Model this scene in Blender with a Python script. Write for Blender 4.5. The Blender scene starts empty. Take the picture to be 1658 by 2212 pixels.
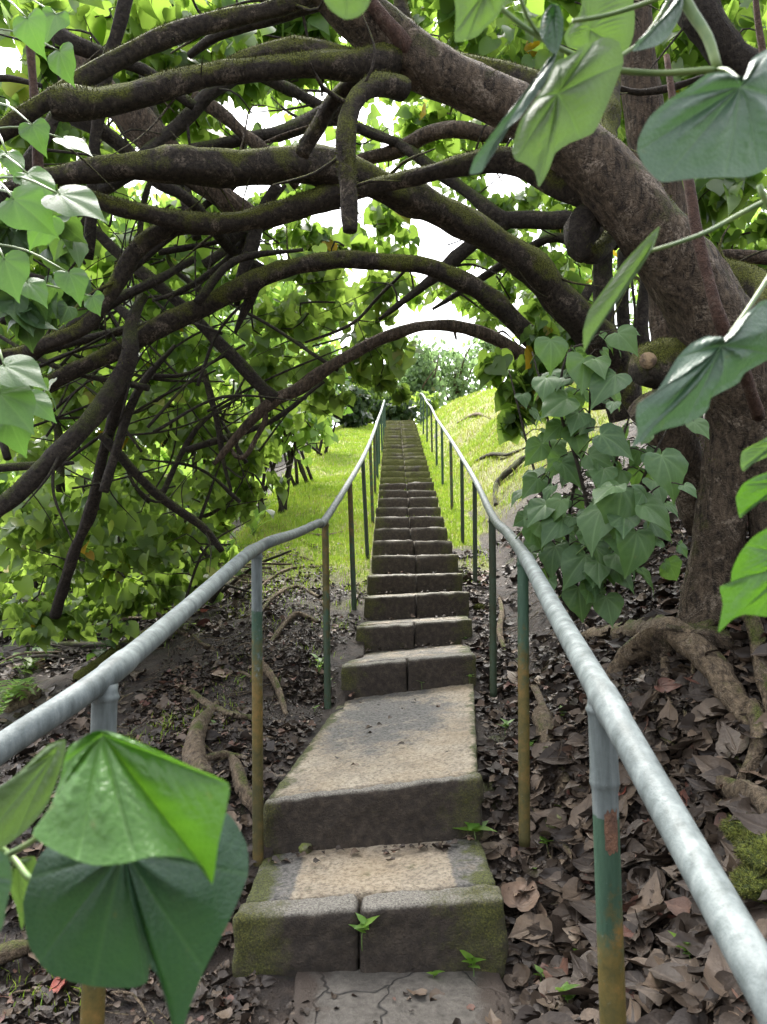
import bpy, bmesh, math, random
import numpy as np
from mathutils import Vector, noise

random.seed(7)
rng = np.random.default_rng(11)
sc = bpy.context.scene
COL = sc.collection

# ------------------------------------------------------------------ camera, light
F = 1600.0                     # focal length in pixels of the 1658 x 2212 view
PITCH = math.radians(4.6)
CZ = 1.32                      # camera height over the paving at the foot of the stairs
cam = bpy.data.cameras.new("camera")
camo = bpy.data.objects.new("camera", cam)
COL.objects.link(camo)
camo.location = (0, 0, CZ)
camo.rotation_euler = (math.pi / 2 + PITCH, 0, 0)
cam.sensor_fit = 'VERTICAL'
cam.sensor_height = 36.0
cam.lens = F / 2212 * 36.0
cam.clip_start = 0.02
cam.clip_end = 1000
cam.dof.use_dof = True
cam.dof.focus_distance = 4.0
cam.dof.aperture_fstop = 9.0
sc.camera = camo

SUN_EL, SUN_AZ = math.radians(62), math.radians(-20)    # azimuth measured from +Y towards +X
w = bpy.data.worlds.new("World")
sc.world = w
w.use_nodes = True
nt = w.node_tree
sky = nt.nodes.new('ShaderNodeTexSky')
sky.sky_type = 'NISHITA'
sky.sun_disc = False
sky.sun_elevation = SUN_EL
sky.sun_rotation = SUN_AZ
sky.dust_density = 5.0
sky.air_density = 1.0
sky.ozone_density = 1.0
hs = nt.nodes.new('ShaderNodeHueSaturation')
hs.inputs['Saturation'].default_value = 0.25          # overcast: the blue goes grey
nt.links.new(sky.outputs[0], hs.inputs['Color'])
nt.links.new(hs.outputs[0], nt.nodes['Background'].inputs['Color'])
nt.nodes['Background'].inputs['Strength'].default_value = 0.15
sl = bpy.data.lights.new("sun", 'SUN')
sl.energy = 1.5
sl.angle = math.radians(25)
sl.color = (1.0, 0.96, 0.88)
so = bpy.data.objects.new("sun", sl)
COL.objects.link(so)
sdir = Vector((math.sin(SUN_AZ) * math.cos(SUN_EL), math.cos(SUN_AZ) * math.cos(SUN_EL), math.sin(SUN_EL)))
so.rotation_euler = sdir.to_track_quat('Z', 'Y').to_euler()
so.location = (0, 0, 60)
sc.view_settings.view_transform = 'Standard'
sc.view_settings.look = 'None'
sc.view_settings.gamma = 1
sc.view_settings.exposure = 2.4
sc.cycles.max_bounces = 10
sc.cycles.diffuse_bounces = 5
sc.cycles.transmission_bounces = 6
sc.cycles.transparent_max_bounces = 8

# ------------------------------------------------------------------ pixel <-> world helpers
cp_, sp_ = math.cos(PITCH), math.sin(PITCH)

def P(px, py, d):
    dx, dy = (px - 829) / F, (1106 - py) / F
    return Vector((dx * d, (cp_ - dy * sp_) * d, CZ + (sp_ + dy * cp_) * d))

def Parr(px, py, d):
    dx, dy = (px - 829) / F, (1106 - py) / F
    return np.stack([dx * d, (cp_ - dy * sp_) * d, CZ + (sp_ + dy * cp_) * d], -1)

def proj(V):
    x, y, z = V[:, 0], V[:, 1], V[:, 2] - CZ
    d = y * cp_ + z * sp_
    u = -y * sp_ + z * cp_
    return 829 + F * x / d, 1106 - F * u / d, d

# ------------------------------------------------------------------ mesh helpers
def link(name, me, mat, parent=None, smooth=True):
    o = bpy.data.objects.new(name, me)
    COL.objects.link(o)
    if mat is not None:
        me.materials.append(mat)
    if parent is not None:
        o.parent = parent
    if smooth and len(me.polygons):
        me.polygons.foreach_set('use_smooth', np.ones(len(me.polygons), dtype=bool))
    return o

def mesh_np(V, loops, totals, attrs=None):
    me = bpy.data.meshes.new("m")
    V = np.asarray(V, dtype=np.float32)
    me.vertices.add(len(V))
    me.vertices.foreach_set('co', V.ravel())
    loops = np.asarray(loops, dtype=np.int32)
    totals = np.asarray(totals, dtype=np.int32)
    me.loops.add(len(loops))
    me.loops.foreach_set('vertex_index', loops)
    me.polygons.add(len(totals))
    starts = np.concatenate([[0], np.cumsum(totals)[:-1]]).astype(np.int32)
    me.polygons.foreach_set('loop_start', starts)
    me.polygons.foreach_set('loop_total', totals)
    for k, a in (attrs or {}).items():
        at = me.attributes.new(k, 'FLOAT', 'POINT')
        at.data.foreach_set('value', np.asarray(a, dtype=np.float32))
    me.update(calc_edges=True)
    me.validate()
    return me

class MB:
    """collects pieces of one mesh (world coordinates)"""
    def __init__(s):
        s.V, s.L, s.T, s.n, s.A = [], [], [], 0, {}
    def add(s, V, faces=None, loops=None, totals=None, **attrs):
        V = np.asarray(V, dtype=np.float64).reshape(-1, 3)
        if faces is not None:
            loops = np.array([i for f in faces for i in f], dtype=np.int64)
            totals = np.array([len(f) for f in faces], dtype=np.int64)
        s.V.append(V)
        s.L.append(np.asarray(loops) + s.n)
        s.T.append(np.asarray(totals))
        for k, a in attrs.items():
            s.A.setdefault(k, []).append((s.n, np.broadcast_to(np.asarray(a, float), (len(V),))))
        s.n += len(V)
    def build(s, name, mat, parent=None, origin=None, smooth=True):
        V = np.concatenate(s.V)
        attrs = {}
        for k, lst in s.A.items():
            a = np.zeros(s.n)
            for st, arr in lst:
                a[st:st + len(arr)] = arr
            attrs[k] = a
        if parent is not None:
            origin = parent['_o'] if '_o' in parent else parent.location
        if origin is not None:
            V = V - np.array(origin)
        me = mesh_np(V, np.concatenate(s.L), np.concatenate(s.T), attrs)
        o = link(name, me, mat, parent, smooth)
        if parent is None and origin is not None:
            o.location = origin
        if parent is not None:
            o['_o'] = tuple(origin)
        return o

def tag(o, label=None, cat=None, group=None, kind=None):
    if label: o['label'] = label
    if cat: o['category'] = cat
    if group: o['group'] = group
    if kind: o['kind'] = kind
    return o

def thing(name, loc, label, cat, group=None):
    o = bpy.data.objects.new(name, None)
    o.empty_display_size = 0.1
    COL.objects.link(o)
    o.location = loc
    o['_o'] = tuple(loc)
    return tag(o, label, cat, group)

def catmull(pts, rad, step):
    pts = [np.array(p, float) for p in pts]
    if len(pts) == 2:
        pts = [pts[0], (pts[0] + pts[1]) / 2, pts[1]]
        rad = [rad[0], (rad[0] + rad[1]) / 2, rad[1]]
    p = [2 * pts[0] - pts[1]] + pts + [2 * pts[-1] - pts[-2]]
    r = [rad[0]] + list(rad) + [rad[-1]]
    op, orr = [], []
    for i in range(1, len(p) - 2):
        L = np.linalg.norm(p[i + 1] - p[i])
        n = max(2, int(L / step))
        for k in range(n):
            t = k / n
            t2, t3 = t * t, t * t * t
            op.append(.5 * ((2 * p[i]) + (-p[i - 1] + p[i + 1]) * t + (2 * p[i - 1] - 5 * p[i] + 4 * p[i + 1] - p[i + 2]) * t2
                            + (-p[i - 1] + 3 * p[i] - 3 * p[i + 1] + p[i + 2]) * t3))
            s = t * t * (3 - 2 * t)
            orr.append(r[i] * (1 - s) + r[i + 1] * s)
    op.append(p[-2]); orr.append(r[-2])
    return np.array(op), np.array(orr)

def tube(mb, pts, rad, sides=12, step=0.05, bump=0.0, bfreq=6.0, caps=True, smoothline=True, lon=0.0, **attrs):
    if smoothline:
        C, R = catmull(pts, rad, step)
    else:
        C, R = np.array([list(p) for p in pts], float), np.array(rad, float)
    n = len(C)
    T = np.gradient(C, axis=0)
    T /= np.maximum(np.linalg.norm(T, axis=1, keepdims=True), 1e-9)
    up = np.array([0, 0, 1.0]) if abs(T[0, 2]) < .9 else np.array([1.0, 0, 0])
    N = np.cross(T[0], up); N /= np.linalg.norm(N)
    V = np.zeros((n, sides, 3))
    ang = np.arange(sides) / sides * 2 * math.pi
    ph = random.random() * 6.28
    for i in range(n):
        N = N - T[i] * N.dot(T[i]); N /= max(np.linalg.norm(N), 1e-9)
        B = np.cross(T[i], N)
        ring = np.cos(ang)[:, None] * N + np.sin(ang)[:, None] * B
        rr = np.full(sides, R[i])
        if bump:
            for k in range(sides):
                q = C[i] + ring[k] * R[i]
                rr[k] *= 1 + bump * (noise.noise(Vector(q * bfreq)) + .6 * noise.noise(Vector(q * bfreq * 2.7 + 5)) + .35 * noise.noise(Vector(q * bfreq * 6.5 + 9)))
        if lon:
            rr *= 1 + lon * np.sin(ang * 3 + ph + i * .03) + lon * .6 * np.sin(ang * 5 + ph * 2 - i * .05)
        V[i] = C[i] + ring * rr[:, None]
    V = V.reshape(-1, 3)
    i, k = np.meshgrid(np.arange(n - 1), np.arange(sides), indexing='ij')
    a = i * sides + k; b = i * sides + (k + 1) % sides
    quads = np.stack([a, b, b + sides, a + sides], -1).reshape(-1, 4)
    loops = quads.ravel(); tot = np.full(len(quads), 4)
    if caps:
        V = np.concatenate([V, C[:1], C[-1:]])
        c0, c1 = n * sides, n * sides + 1
        f = []
        for k in range(sides):
            f += [c0, (k + 1) % sides, k]
            f += [c1, (n - 1) * sides + k, (n - 1) * sides + (k + 1) % sides]
        loops = np.concatenate([loops, f]); tot = np.concatenate([tot, np.full(2 * sides, 3)])
    at = {}
    for kk, vv in attrs.items():
        at[kk] = vv
    h = np.repeat(np.linspace(0, 1, n), sides)
    if caps: h = np.concatenate([h, [0, 1]])
    at['along'] = h
    mb.add(V, loops=loops, totals=tot, **at)

# ---- leaves
def _tmpl_full(curl=0.16, droop=0.28):
    mid = [(0, 0), (.33, 0), (.68, 0), (1.05, 0)]
    out = [(-.14, .17), (-.15, .36), (.02, .52), (.30, .53), (.58, .37), (.82, .16)]
    V = [(u, 0, -droop * u * u) for u, _ in mid]
    V += [(u, v, curl * v - droop * max(u, 0) ** 2 - .12 * v * v) for u, v in out]
    V += [(u, -v, curl * v - droop * max(u, 0) ** 2 - .12 * v * v) for u, v in out]
    f = []
    for s, o in ((1, 4), (-1, 10)):
        fs = [(0, o, o + 1), (0, o + 1, o + 2, 1), (1, o + 2, o + 3), (1, o + 3, o + 4, 2), (2, o + 4, o + 5), (2, o + 5, 3)]
        for q in fs:
            f.append(q[::-1] if s > 0 else q)
    return np.array(V), f

def _tmpl_lite():
    V = [(0, 0, 0), (.5, 0, -.06), (1.0, 0, -.25), (-.1, .35, .05), (.35, .5, .0), (.75, .25, -.1), (-.1, -.35, .05), (.35, -.5, .0), (.75, -.25, -.1)]
    f = [(1, 4, 3, 0), (2, 5, 4, 1), (0, 6, 7, 1), (1, 7, 8, 2)]
    return np.array(V), f

def _tmpl_dry2(k):
    r = np.random.default_rng(k + 40)
    half = [(0, 0), (-.12, .12), (-.15, .30), (.0, .47), (.22, .52), (.45, .44), (.68, .27), (.88, .10), (1.05, 0)]
    out = np.array(half[1:] + [(u, -v) for u, v in half[1:-1][::-1]])
    out = out * r.uniform([.85, .65], [1.05, 1.05])
    M = len(out); ph = r.uniform(0, 6.28, 5)
    th = np.arctan2(out[:, 1], out[:, 0] + .02)
    out *= (1 + .07 * np.sin(th * 4 + ph[0]) + .05 * np.sin(th * 9 + ph[1]))[:, None]
    kx, ky, tw = r.uniform(-1.5, 1.5), r.uniform(.3, 2.4), r.uniform(-.8, .8)
    wv = r.uniform(.03, .12)
    V = [(0, 0, 0)]
    for t in (.35, .7, 1.0):
        for (u, v), a in zip(out * t, th):
            z = .5 * ky * v * v + .5 * kx * (u - .35) ** 2 + tw * (u - .35) * v + wv * t * math.sin(a * 3 + ph[2]) + .6 * wv * t * t * math.sin(a * 7 + ph[3])
            z -= .05 * math.exp(-(v / .05) ** 2)
            V.append((u, v * (1 - .12 * ky * abs(v)), z))
    f = [[0, 1 + k_, 1 + (k_ + 1) % M] for k_ in range(M)]
    for q in range(2):
        for k_ in range(M):
            a, b = 1 + q * M + k_, 1 + q * M + (k_ + 1) % M
            f.append([a, a + M, b + M, b])
    return np.array(V), f

def _tmpl_dry(k):
    V, f = _tmpl_full(.25, .1)
    V = V.copy()
    r = np.random.default_rng(k)
    a, b = r.uniform(-.9, 1.1), r.uniform(.1, 1.0)
    V[:, 2] += b * V[:, 1] ** 2 * 1.2 + a * (V[:, 0] - .4) ** 2 * .5 + r.normal(0, .035, len(V))
    V[:, 1] *= r.uniform(.6, 1.0)
    V[:, :2] += r.normal(0, .025, (len(V), 2))
    return V, f

def _tmpl_hi(seed):
    r = np.random.default_rng(seed)
    half = [(0, 0), (-.10, .06), (-.16, .2), (-.13, .37), (-.02, .49), (.14, .545), (.32, .53), (.48, .45), (.64, .33), (.80, .19), (.94, .07), (1.08, 0)]
    up = []
    for i in range(len(half) - 1):
        for k in range(2):
            t = k / 2; up.append((half[i][0] * (1 - t) + half[i + 1][0] * t, half[i][1] * (1 - t) + half[i + 1][1] * t))
    up.append(half[-1])
    out = up[1:] + [(u, -v) for u, v in up[1:-1][::-1]]
    out = np.array(out); M = len(out)
    ph = r.uniform(0, 6.28, 4)
    th = np.arctan2(out[:, 1], out[:, 0] + .02)
    out = out * (1 + .02 * np.sin(th * 9 + ph[0])[:, None] + r.normal(0, .008, (M, 1)))
    vth = np.array([-2.3, -1.35, -.62, 0, .62, 1.35, 2.3])
    V, A = [(0, 0, 0)], [1.0]
    cu, dr, wv = r.uniform(.02, .28), r.uniform(.1, .5), r.uniform(.02, .06)
    R = 9
    for k in range(1, R + 1):
        t = k / R
        for (u, v), a in zip(out * t, th):
            dmin = np.abs(a - vth).min()
            lat = dmin * math.hypot(u, v)
            main = math.exp(-(lat / .022) ** 2)
            ph_ = (math.hypot(u, v) - lat * .8) / .13
            sec = .4 * math.exp(-((ph_ - round(ph_)) / .13) ** 2) * min(1, lat / .05)
            z = cu * abs(v) - dr * max(u, 0) ** 2 - .15 * v * v + wv * t * t * math.sin(a * 5 + ph[1]) + .012 * math.cos(dmin * 9) * t * -1
            V.append((u, v, z)); A.append(max(main, sec))
    f = [[0, 1 + k, 1 + (k + 1) % M] for k in range(M)]
    for q in range(R - 1):
        for k in range(M):
            a, b = 1 + q * M + k, 1 + q * M + (k + 1) % M
            f.append([a, a + M, b + M, b])
    return np.array(V), f, np.array(A)

T_HI = [_tmpl_hi(k) for k in range(8)]
def _tmpl_dryhi(k):
    V, f, A = _tmpl_hi(60 + k)
    r = np.random.default_rng(k + 90)
    V = V.copy()
    u, v = V[:, 0].copy(), V[:, 1].copy()
    ky, kx, tw = r.uniform(.1, 1.7), r.uniform(-1.2, .8), r.uniform(-.5, .5)
    rr = np.hypot(u, v); th = np.arctan2(v, u); ph = r.uniform(0, 6.28, 3)
    V[:, 2] = .5 * ky * v * v + .5 * kx * (u - .35) ** 2 + tw * (u - .35) * v + .10 * rr ** 2 * np.sin(th * 3 + ph[0]) + .07 * rr ** 3 * np.sin(th * 6 + ph[1]) - .03 * A
    V[:, 1] *= r.uniform(.7, 1) * (1 - .10 * ky * np.abs(v))
    return V, f, A
T_DRYHI = [_tmpl_dryhi(k) for k in range(9)]

T_FULL = [_tmpl_full(.14, .25), _tmpl_full(.3, .4), _tmpl_full(.02, .12)]
T_LITE = [_tmpl_lite()]
T_CRUMB = [_tmpl_dry(k) for k in range(8)]
T_DRY = [_tmpl_dry2(k) for k in range(14)]

def norm(a):
    return a / np.maximum(np.linalg.norm(a, axis=-1, keepdims=True), 1e-9)

def leaves(mb, C, size, tip, nrm, tmpls, rnd=None):
    n = len(C)
    if n == 0: return
    tip = norm(tip)
    nrm = norm(nrm - tip * (nrm * tip).sum(-1, keepdims=True))
    bi = np.cross(nrm, tip)
    if rnd is None: rnd = rng.random(n)
    which = rng.integers(0, len(tmpls), n)
    for k, tm in enumerate(tmpls):
        tv, tf = tm[0], tm[1]
        s = np.where(which == k)[0]
        if not len(s): continue
        loc = tv[None] * size[s, None, None]
        V = C[s, None] + loc[..., :1] * tip[s, None] + loc[..., 1:2] * bi[s, None] + loc[..., 2:] * nrm[s, None]
        nv = len(tv)
        fl = np.array([i for q in tf for i in q]); ft = np.array([len(q) for q in tf])
        L = (fl[None] + (np.arange(len(s)) * nv)[:, None]).ravel()
        mb.add(V.reshape(-1, 3), loops=L, totals=np.tile(ft, len(s)), rnd=np.repeat(rnd[s], nv), vein=np.tile(tm[2] if len(tm) > 2 else np.zeros(nv), len(s)))

# openings through which the photograph shows open sky: no tree has leaves along these sight lines
GAPS = [(25, 110, 45, 70), (205, 70, 32, 30), (95, 215, 30, 40), (550, 245, 80, 40), (490, 215, 38, 30), (620, 275, 55, 30), (705, 325, 45, 55),
        (540, 402, 85, 26), (722, 462, 36, 46), (850, 222, 40, 22), (1090, 395, 66, 32), (925, 425, 50, 32), (1020, 590, 34, 24),
        (955, 655, 46, 26), (1000, 690, 44, 28), (1120, 655, 26, 26), (640, 205, 40, 25), (905, 500, 26, 22), (1230, 210, 25, 30),
        (1170, 610, 30, 30), (815, 700, 0, 0), (690, 130, 25, 16), (780, 200, 22, 14), (940, 50, 26, 20), (380, 90, 20, 24), (300, 20, 22, 22), (870, 385, 30, 14)]

def keep_gaps(C, jit=0.18):
    x, y, d = proj(C)
    ok = np.ones(len(C), bool)
    for gx, gy, a, b in GAPS:
        if a == 0: continue
        a *= .82; b *= .82
        q = ((x - gx) / a) ** 2 + ((y - gy) / b) ** 2
        ok &= q > (1 + rng.normal(0, jit, len(C)))
    return ok

def clump(mb, px, py, d, rx, ry, rd, n, size=.13, down=.75, lite=False, gaps=True, hollow=.35, tw=None, ntw=4, twr=.006, under=None, up=.55, rlo=0.0, rhi=1.0):
    """leaf clump: an ellipsoid round the world point seen at (px, py), semi-axes given at that distance"""
    n = int(n * (1 if d < 3.5 else 2.2 if py < 330 else 1.0 if d < 8 else 1.6))
    c = np.array(P(px, py, d))
    ax = np.array([rx / F * d, rd, ry / F * d])
    v = norm(rng.normal(size=(n, 3))) * (rng.random((n, 1)) ** .45)
    # sub clumps: gather leaves round random centres so that the mass has gaps and tufts
    k = max(3, n // 22)
    cen = norm(rng.normal(size=(k, 3))) * (rng.random((k, 1)) ** .4)
    idx = rng.integers(0, k, n)
    v = cen[idx] * .78 + v * .30
    C = c + v * ax
    if gaps:
        C = C[keep_gaps(C)]
    n = len(C)
    if n == 0: return
    az = rng.random(n) * 6.283
    tip = np.stack([np.cos(az) * .7, np.sin(az) * .7, -down + rng.normal(0, .3, n)], -1)
    nr = rng.normal(size=(n, 3)) * .55 + np.array([0, -.25, up])
    sz = size * rng.uniform(.55, 1.2, n)
    r = rng.random(n) * (rhi - rlo) + rlo
    if rlo == 0: r = np.where(rng.random(n) < .006, 1.2, r)
    leaves(mb, C, sz, tip, nr, T_LITE if lite else T_HI if d < 4 else T_FULL, r)
    if tw is not None:
        for _ in range(ntw):
            a = c + norm(rng.normal(size=3)) * ax * .95
            b = c + norm(rng.normal(size=3)) * ax * .6
            m1 = (a * .65 + b * .35) + rng.normal(size=3) * .08 * ax.mean()
            m2 = (a * .3 + b * .7) + rng.normal(size=3) * .12 * ax.mean()
            r0 = twr * random.uniform(.6, 1.6)
            tube(tw, [a, m1, m2, b], [r0, r0 * .85, r0 * .6, r0 * .3], sides=5, step=.15)

# ------------------------------------------------------------------ materials
def new_mat(name):
    m = bpy.data.materials.new(name)
    m.use_nodes = True
    n = m.node_tree.nodes
    return m, m.node_tree, n, n['Principled BSDF']

def N(nt, typ, **kw):
    n = nt.nodes.new(typ)
    for k, v in kw.items():
        if k in n.inputs: n.inputs[k].default_value = v
        else: setattr(n, k, v)
    return n

def ramp(nt, src, stops, interp='LINEAR'):
    r = nt.nodes.new('ShaderNodeValToRGB')
    r.color_ramp.interpolation = interp
    e = r.color_ramp.elements
    while len(e) < len(stops): e.new(.5)
    for el, (p, c) in zip(e, stops):
        el.position = p
        el.color = (c[0], c[1], c[2], 1) if not isinstance(c, (int, float)) else (c, c, c, 1)
    if src is not None: nt.links.new(src, r.inputs[0])
    return r

def mix(nt, fac, a, b):
    m = nt.nodes.new('ShaderNodeMix'); m.data_type = 'RGBA'
    for s, i in ((fac, 0), (a, 6), (b, 7)):
        if isinstance(s, (int, float)): m.inputs[i].default_value = s
        elif isinstance(s, tuple): m.inputs[i].default_value = (*s, 1)
        else: nt.links.new(s, m.inputs[i])
    return m.outputs[2]

def math_(nt, op, a, b=None, clamp=False):
    m = nt.nodes.new('ShaderNodeMath'); m.operation = op; m.use_clamp = clamp
    for i, s in enumerate((a, b)):
        if s is None: continue
        if isinstance(s, (int, float)): m.inputs[i].default_value = s
        else: nt.links.new(s, m.inputs[i])
    return m.outputs[0]

def pos(nt):
    return nt.nodes.new('ShaderNodeNewGeometry').outputs['Position']

def noise_(nt, scale, detail=4, rough=.55, vec=None, dist=0.0):
    n = nt.nodes.new('ShaderNodeTexNoise')
    n.inputs['Scale'].default_value = scale; n.inputs['Detail'].default_value = detail
    n.inputs['Roughness'].default_value = rough; n.inputs['Distortion'].default_value = dist
    nt.links.new(vec if vec is not None else pos(nt), n.inputs['Vector'])
    c = math_(nt, 'MULTIPLY_ADD', n.outputs['Fac'], 1.9, True)
    c.node.inputs[2].default_value = -.45
    return c

def bump(nt, h, dist, strength, bsdf, normal=None):
    b = nt.nodes.new('ShaderNodeBump')
    b.inputs['Distance'].default_value = dist; b.inputs['Strength'].default_value = strength
    nt.links.new(h, b.inputs['Height'])
    if normal is not None: nt.links.new(normal, b.inputs['Normal'])
    nt.links.new(b.outputs[0], bsdf.inputs['Normal'])
    return b.outputs[0]

def attr(nt, name):
    a = nt.nodes.new('ShaderNodeAttribute'); a.attribute_name = name
    return a.outputs['Fac']

def leaf_mat(name, stops, trans, tfac=.5, rough=.38, vein=False, spec=.5):
    m, nt, n, b = new_mat(name)
    r = ramp(nt, attr(nt, 'rnd'), stops)
    col = r.outputs[0]
    nz = noise_(nt, 25, 2)
    col = mix(nt, math_(nt, 'MULTIPLY', nz, .35), col, tuple(c * .55 for c in stops[0][1]))
    if vein:
        va = attr(nt, 'vein')
        col = mix(nt, math_(nt, 'MULTIPLY', va, .85, True), col, vein)
        sp = ramp(nt, noise_(nt, 60, 3), [(.86, 0), (.93, 1)])
        col = mix(nt, math_(nt, 'MULTIPLY', sp.outputs[0], .35), col, (.16, .12, .03))
        vo = nt.nodes.new('ShaderNodeTexVoronoi'); vo.feature = 'DISTANCE_TO_EDGE'; vo.inputs['Scale'].default_value = 230
        nt.links.new(pos(nt), vo.inputs['Vector'])
        net = ramp(nt, vo.outputs['Distance'], [(.0, 0), (.16, 1)]).outputs[0]
        col = mix(nt, math_(nt, 'MULTIPLY', math_(nt, 'SUBTRACT', 1, net), .22), col, vein)
        bump(nt, math_(nt, 'ADD', net, noise_(nt, 130, 3)), .0009, .3, b)
    nt.links.new(col, b.inputs['Base Color'])
    b.inputs['Roughness'].default_value = rough
    b.inputs['Specular IOR Level'].default_value = spec
    t = nt.nodes.new('ShaderNodeBsdfTranslucent')
    tc = mix(nt, attr(nt, 'rnd'), trans, tuple(min(1, c * 1.45) for c in trans))
    yl = math_(nt, 'GREATER_THAN', attr(nt, 'rnd'), 1.05)
    tc = mix(nt, yl, tc, (.6, .38, .02))
    nt.links.new(tc, t.inputs['Color'])
    ms = nt.nodes.new('ShaderNodeMixShader')
    ms.inputs[0].default_value = tfac
    nt.links.new(b.outputs[0], ms.inputs[1]); nt.links.new(t.outputs[0], ms.inputs[2])
    nt.links.new(ms.outputs[0], n['Material Output'].inputs['Surface'])
    return m

LEAF_STOPS = [(0, (.045, .10, .025)), (.5, (.065, .135, .03)), (.97, (.10, .175, .035)), (1, (.35, .22, .02))]
M_LEAF = leaf_mat('leaf_green', LEAF_STOPS, (.25, .39, .055), .52, .36)
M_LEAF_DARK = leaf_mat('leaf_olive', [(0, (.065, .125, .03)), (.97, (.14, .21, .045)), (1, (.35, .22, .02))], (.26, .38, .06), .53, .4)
M_LEAF_SKY = leaf_mat('leaf_glossy', [(0, (.028, .072, .028)), (.5, (.045, .10, .036)), (1, (.08, .15, .045))], (.13, .25, .035), .34, .42, (.12, .2, .08), spec=.35)
M_LEAF_HAZE = leaf_mat('leaf_far_haze', [(0, (.09, .15, .07)), (1, (.17, .25, .11))], (.22, .34, .13), .45, .5)  # distance haze put into the leaf colour: paler, greyer green for the far trees
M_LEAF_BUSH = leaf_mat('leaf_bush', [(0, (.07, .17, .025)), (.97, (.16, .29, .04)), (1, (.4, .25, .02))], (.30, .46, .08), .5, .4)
M_SHRUB = leaf_mat('leaf_shrub', [(0, (.018, .04, .014)), (1, (.04, .075, .022))], (.05, .09, .02), .35, .45)
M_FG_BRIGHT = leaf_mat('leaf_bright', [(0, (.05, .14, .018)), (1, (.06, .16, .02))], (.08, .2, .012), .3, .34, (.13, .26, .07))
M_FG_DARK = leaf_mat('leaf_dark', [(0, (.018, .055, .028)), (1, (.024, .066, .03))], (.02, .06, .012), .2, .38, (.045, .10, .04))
M_FG_UNDER = leaf_mat('leaf_underside', [(0, (.055, .095, .03)), (1, (.07, .12, .035))], (.07, .13, .02), .42, .5, (.10, .18, .055))
M_FG_PALE = leaf_mat('leaf_greyish', [(0, (.036, .082, .05)), (1, (.048, .10, .058))], (.045, .10, .03), .25, .36, (.07, .13, .06))

def dry_mat():
    m, nt, n, b = new_mat('dry_leaf')
    r = ramp(nt, attr(nt, 'rnd'), [(0, (.015, .010, .007)), (.4, (.029, .020, .014)), (.68, (.056, .040, .028)), (.88, (.14, .10, .068)),
                                   (.94, (.11, .040, .028)), (.985, (.26, .20, .14)), (1, (.30, .05, .03))])
    nz = noise_(nt, 45, 3)
    c = mix(nt, math_(nt, 'MULTIPLY', nz, .5), r.outputs[0], (.035, .027, .022))
    c = mix(nt, math_(nt, 'MULTIPLY', attr(nt, 'vein'), .45), c, (.13, .10, .075))
    nt.links.new(c, b.inputs['Base Color'])
    b.inputs['Roughness'].default_value = .52
    b.inputs['Specular IOR Level'].default_value = .3
    bump(nt, noise_(nt, 120, 3), .002, .5, b)
    return m
M_DRY = dry_mat()

def bark_mat(name, c0, c1, moss=.6, lichen=.5, mosscol=(.065, .075, .018), stretch=None):
    m, nt, n, b = new_mat(name)
    p = pos(nt)
    mp = nt.nodes.new('ShaderNodeMapping'); nt.links.new(p, mp.inputs[0])
    big = noise_(nt, 7, 5, .6)
    if stretch: mp.inputs['Scale'].default_value = stretch
    fine = noise_(nt, 55, 6, .68, mp.outputs[0], dist=.4 if stretch else 0)
    r = ramp(nt, fine, [(.2, c0), (.8, c1)])
    col = r.outputs[0]
    lf = ramp(nt, noise_(nt, 8, 7, .78, dist=.8), [(.55, 0), (.72, 1)])
    lfi = ramp(nt, noise_(nt, 90, 3, .7), [(.34, 0), (.56, 1)])
    lf2 = math_(nt, 'MULTIPLY', lf.outputs[0], lfi.outputs[0])
    col = mix(nt, math_(nt, 'MULTIPLY', lf2, lichen), col, (.36, .29, .22))
    g = nt.nodes.new('ShaderNodeNewGeometry')
    sx = nt.nodes.new('ShaderNodeSeparateXYZ'); nt.links.new(g.outputs['Normal'], sx.inputs[0])
    up = math_(nt, 'MULTIPLY_ADD', sx.outputs[2], .55)
    up.node.inputs[2].default_value = moss - .55
    mf = math_(nt, 'ADD', up, math_(nt, 'MULTIPLY', math_(nt, 'SUBTRACT', big, .5), 1.3))
    mr = ramp(nt, mf, [(.15, 0), (.55, 1)])
    mcol = ramp(nt, noise_(nt, 160, 3, .7), [(.3, tuple(c * .35 for c in mosscol)), (.7, tuple(c * 1.5 for c in mosscol))])
    col = mix(nt, mr.outputs[0], col, mcol.outputs[0])
    ck = None
    if stretch:
        vo = nt.nodes.new('ShaderNodeTexVoronoi'); vo.feature = 'DISTANCE_TO_EDGE'; vo.inputs['Scale'].default_value = 26
        wn = nt.nodes.new('ShaderNodeTexNoise'); wn.inputs['Scale'].default_value = 14
        nt.links.new(p, wn.inputs['Vector'])
        wm = nt.nodes.new('ShaderNodeVectorMath'); wm.operation = 'MULTIPLY_ADD'
        nt.links.new(wn.outputs['Color'], wm.inputs[0]); wm.inputs[1].default_value = (.22, .22, .22); nt.links.new(mp.outputs[0], wm.inputs[2])
        nt.links.new(wm.outputs[0], vo.inputs['Vector'])
        ck = ramp(nt, vo.outputs['Distance'], [(.0, 1), (.11, 0)]).outputs[0]
        col = mix(nt, math_(nt, 'MULTIPLY', ck, .32), col, tuple(c * .5 for c in c0))
    nt.links.new(col, b.inputs['Base Color'])
    b.inputs['Roughness'].default_value = .85
    b.inputs['Specular IOR Level'].default_value = .3
    h = math_(nt, 'ADD', math_(nt, 'MULTIPLY', fine, .7), math_(nt, 'MULTIPLY', noise_(nt, 190, 3, .7), .5))
    if ck is not None: h = math_(nt, 'SUBTRACT', h, math_(nt, 'MULTIPLY', ck, .4))
    bump(nt, h, .025, .95, b)
    return m
M_BARK = bark_mat('bark_mossy', (.016, .013, .010), (.080, .062, .046), .85, .6, (.12, .13, .02))
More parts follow.
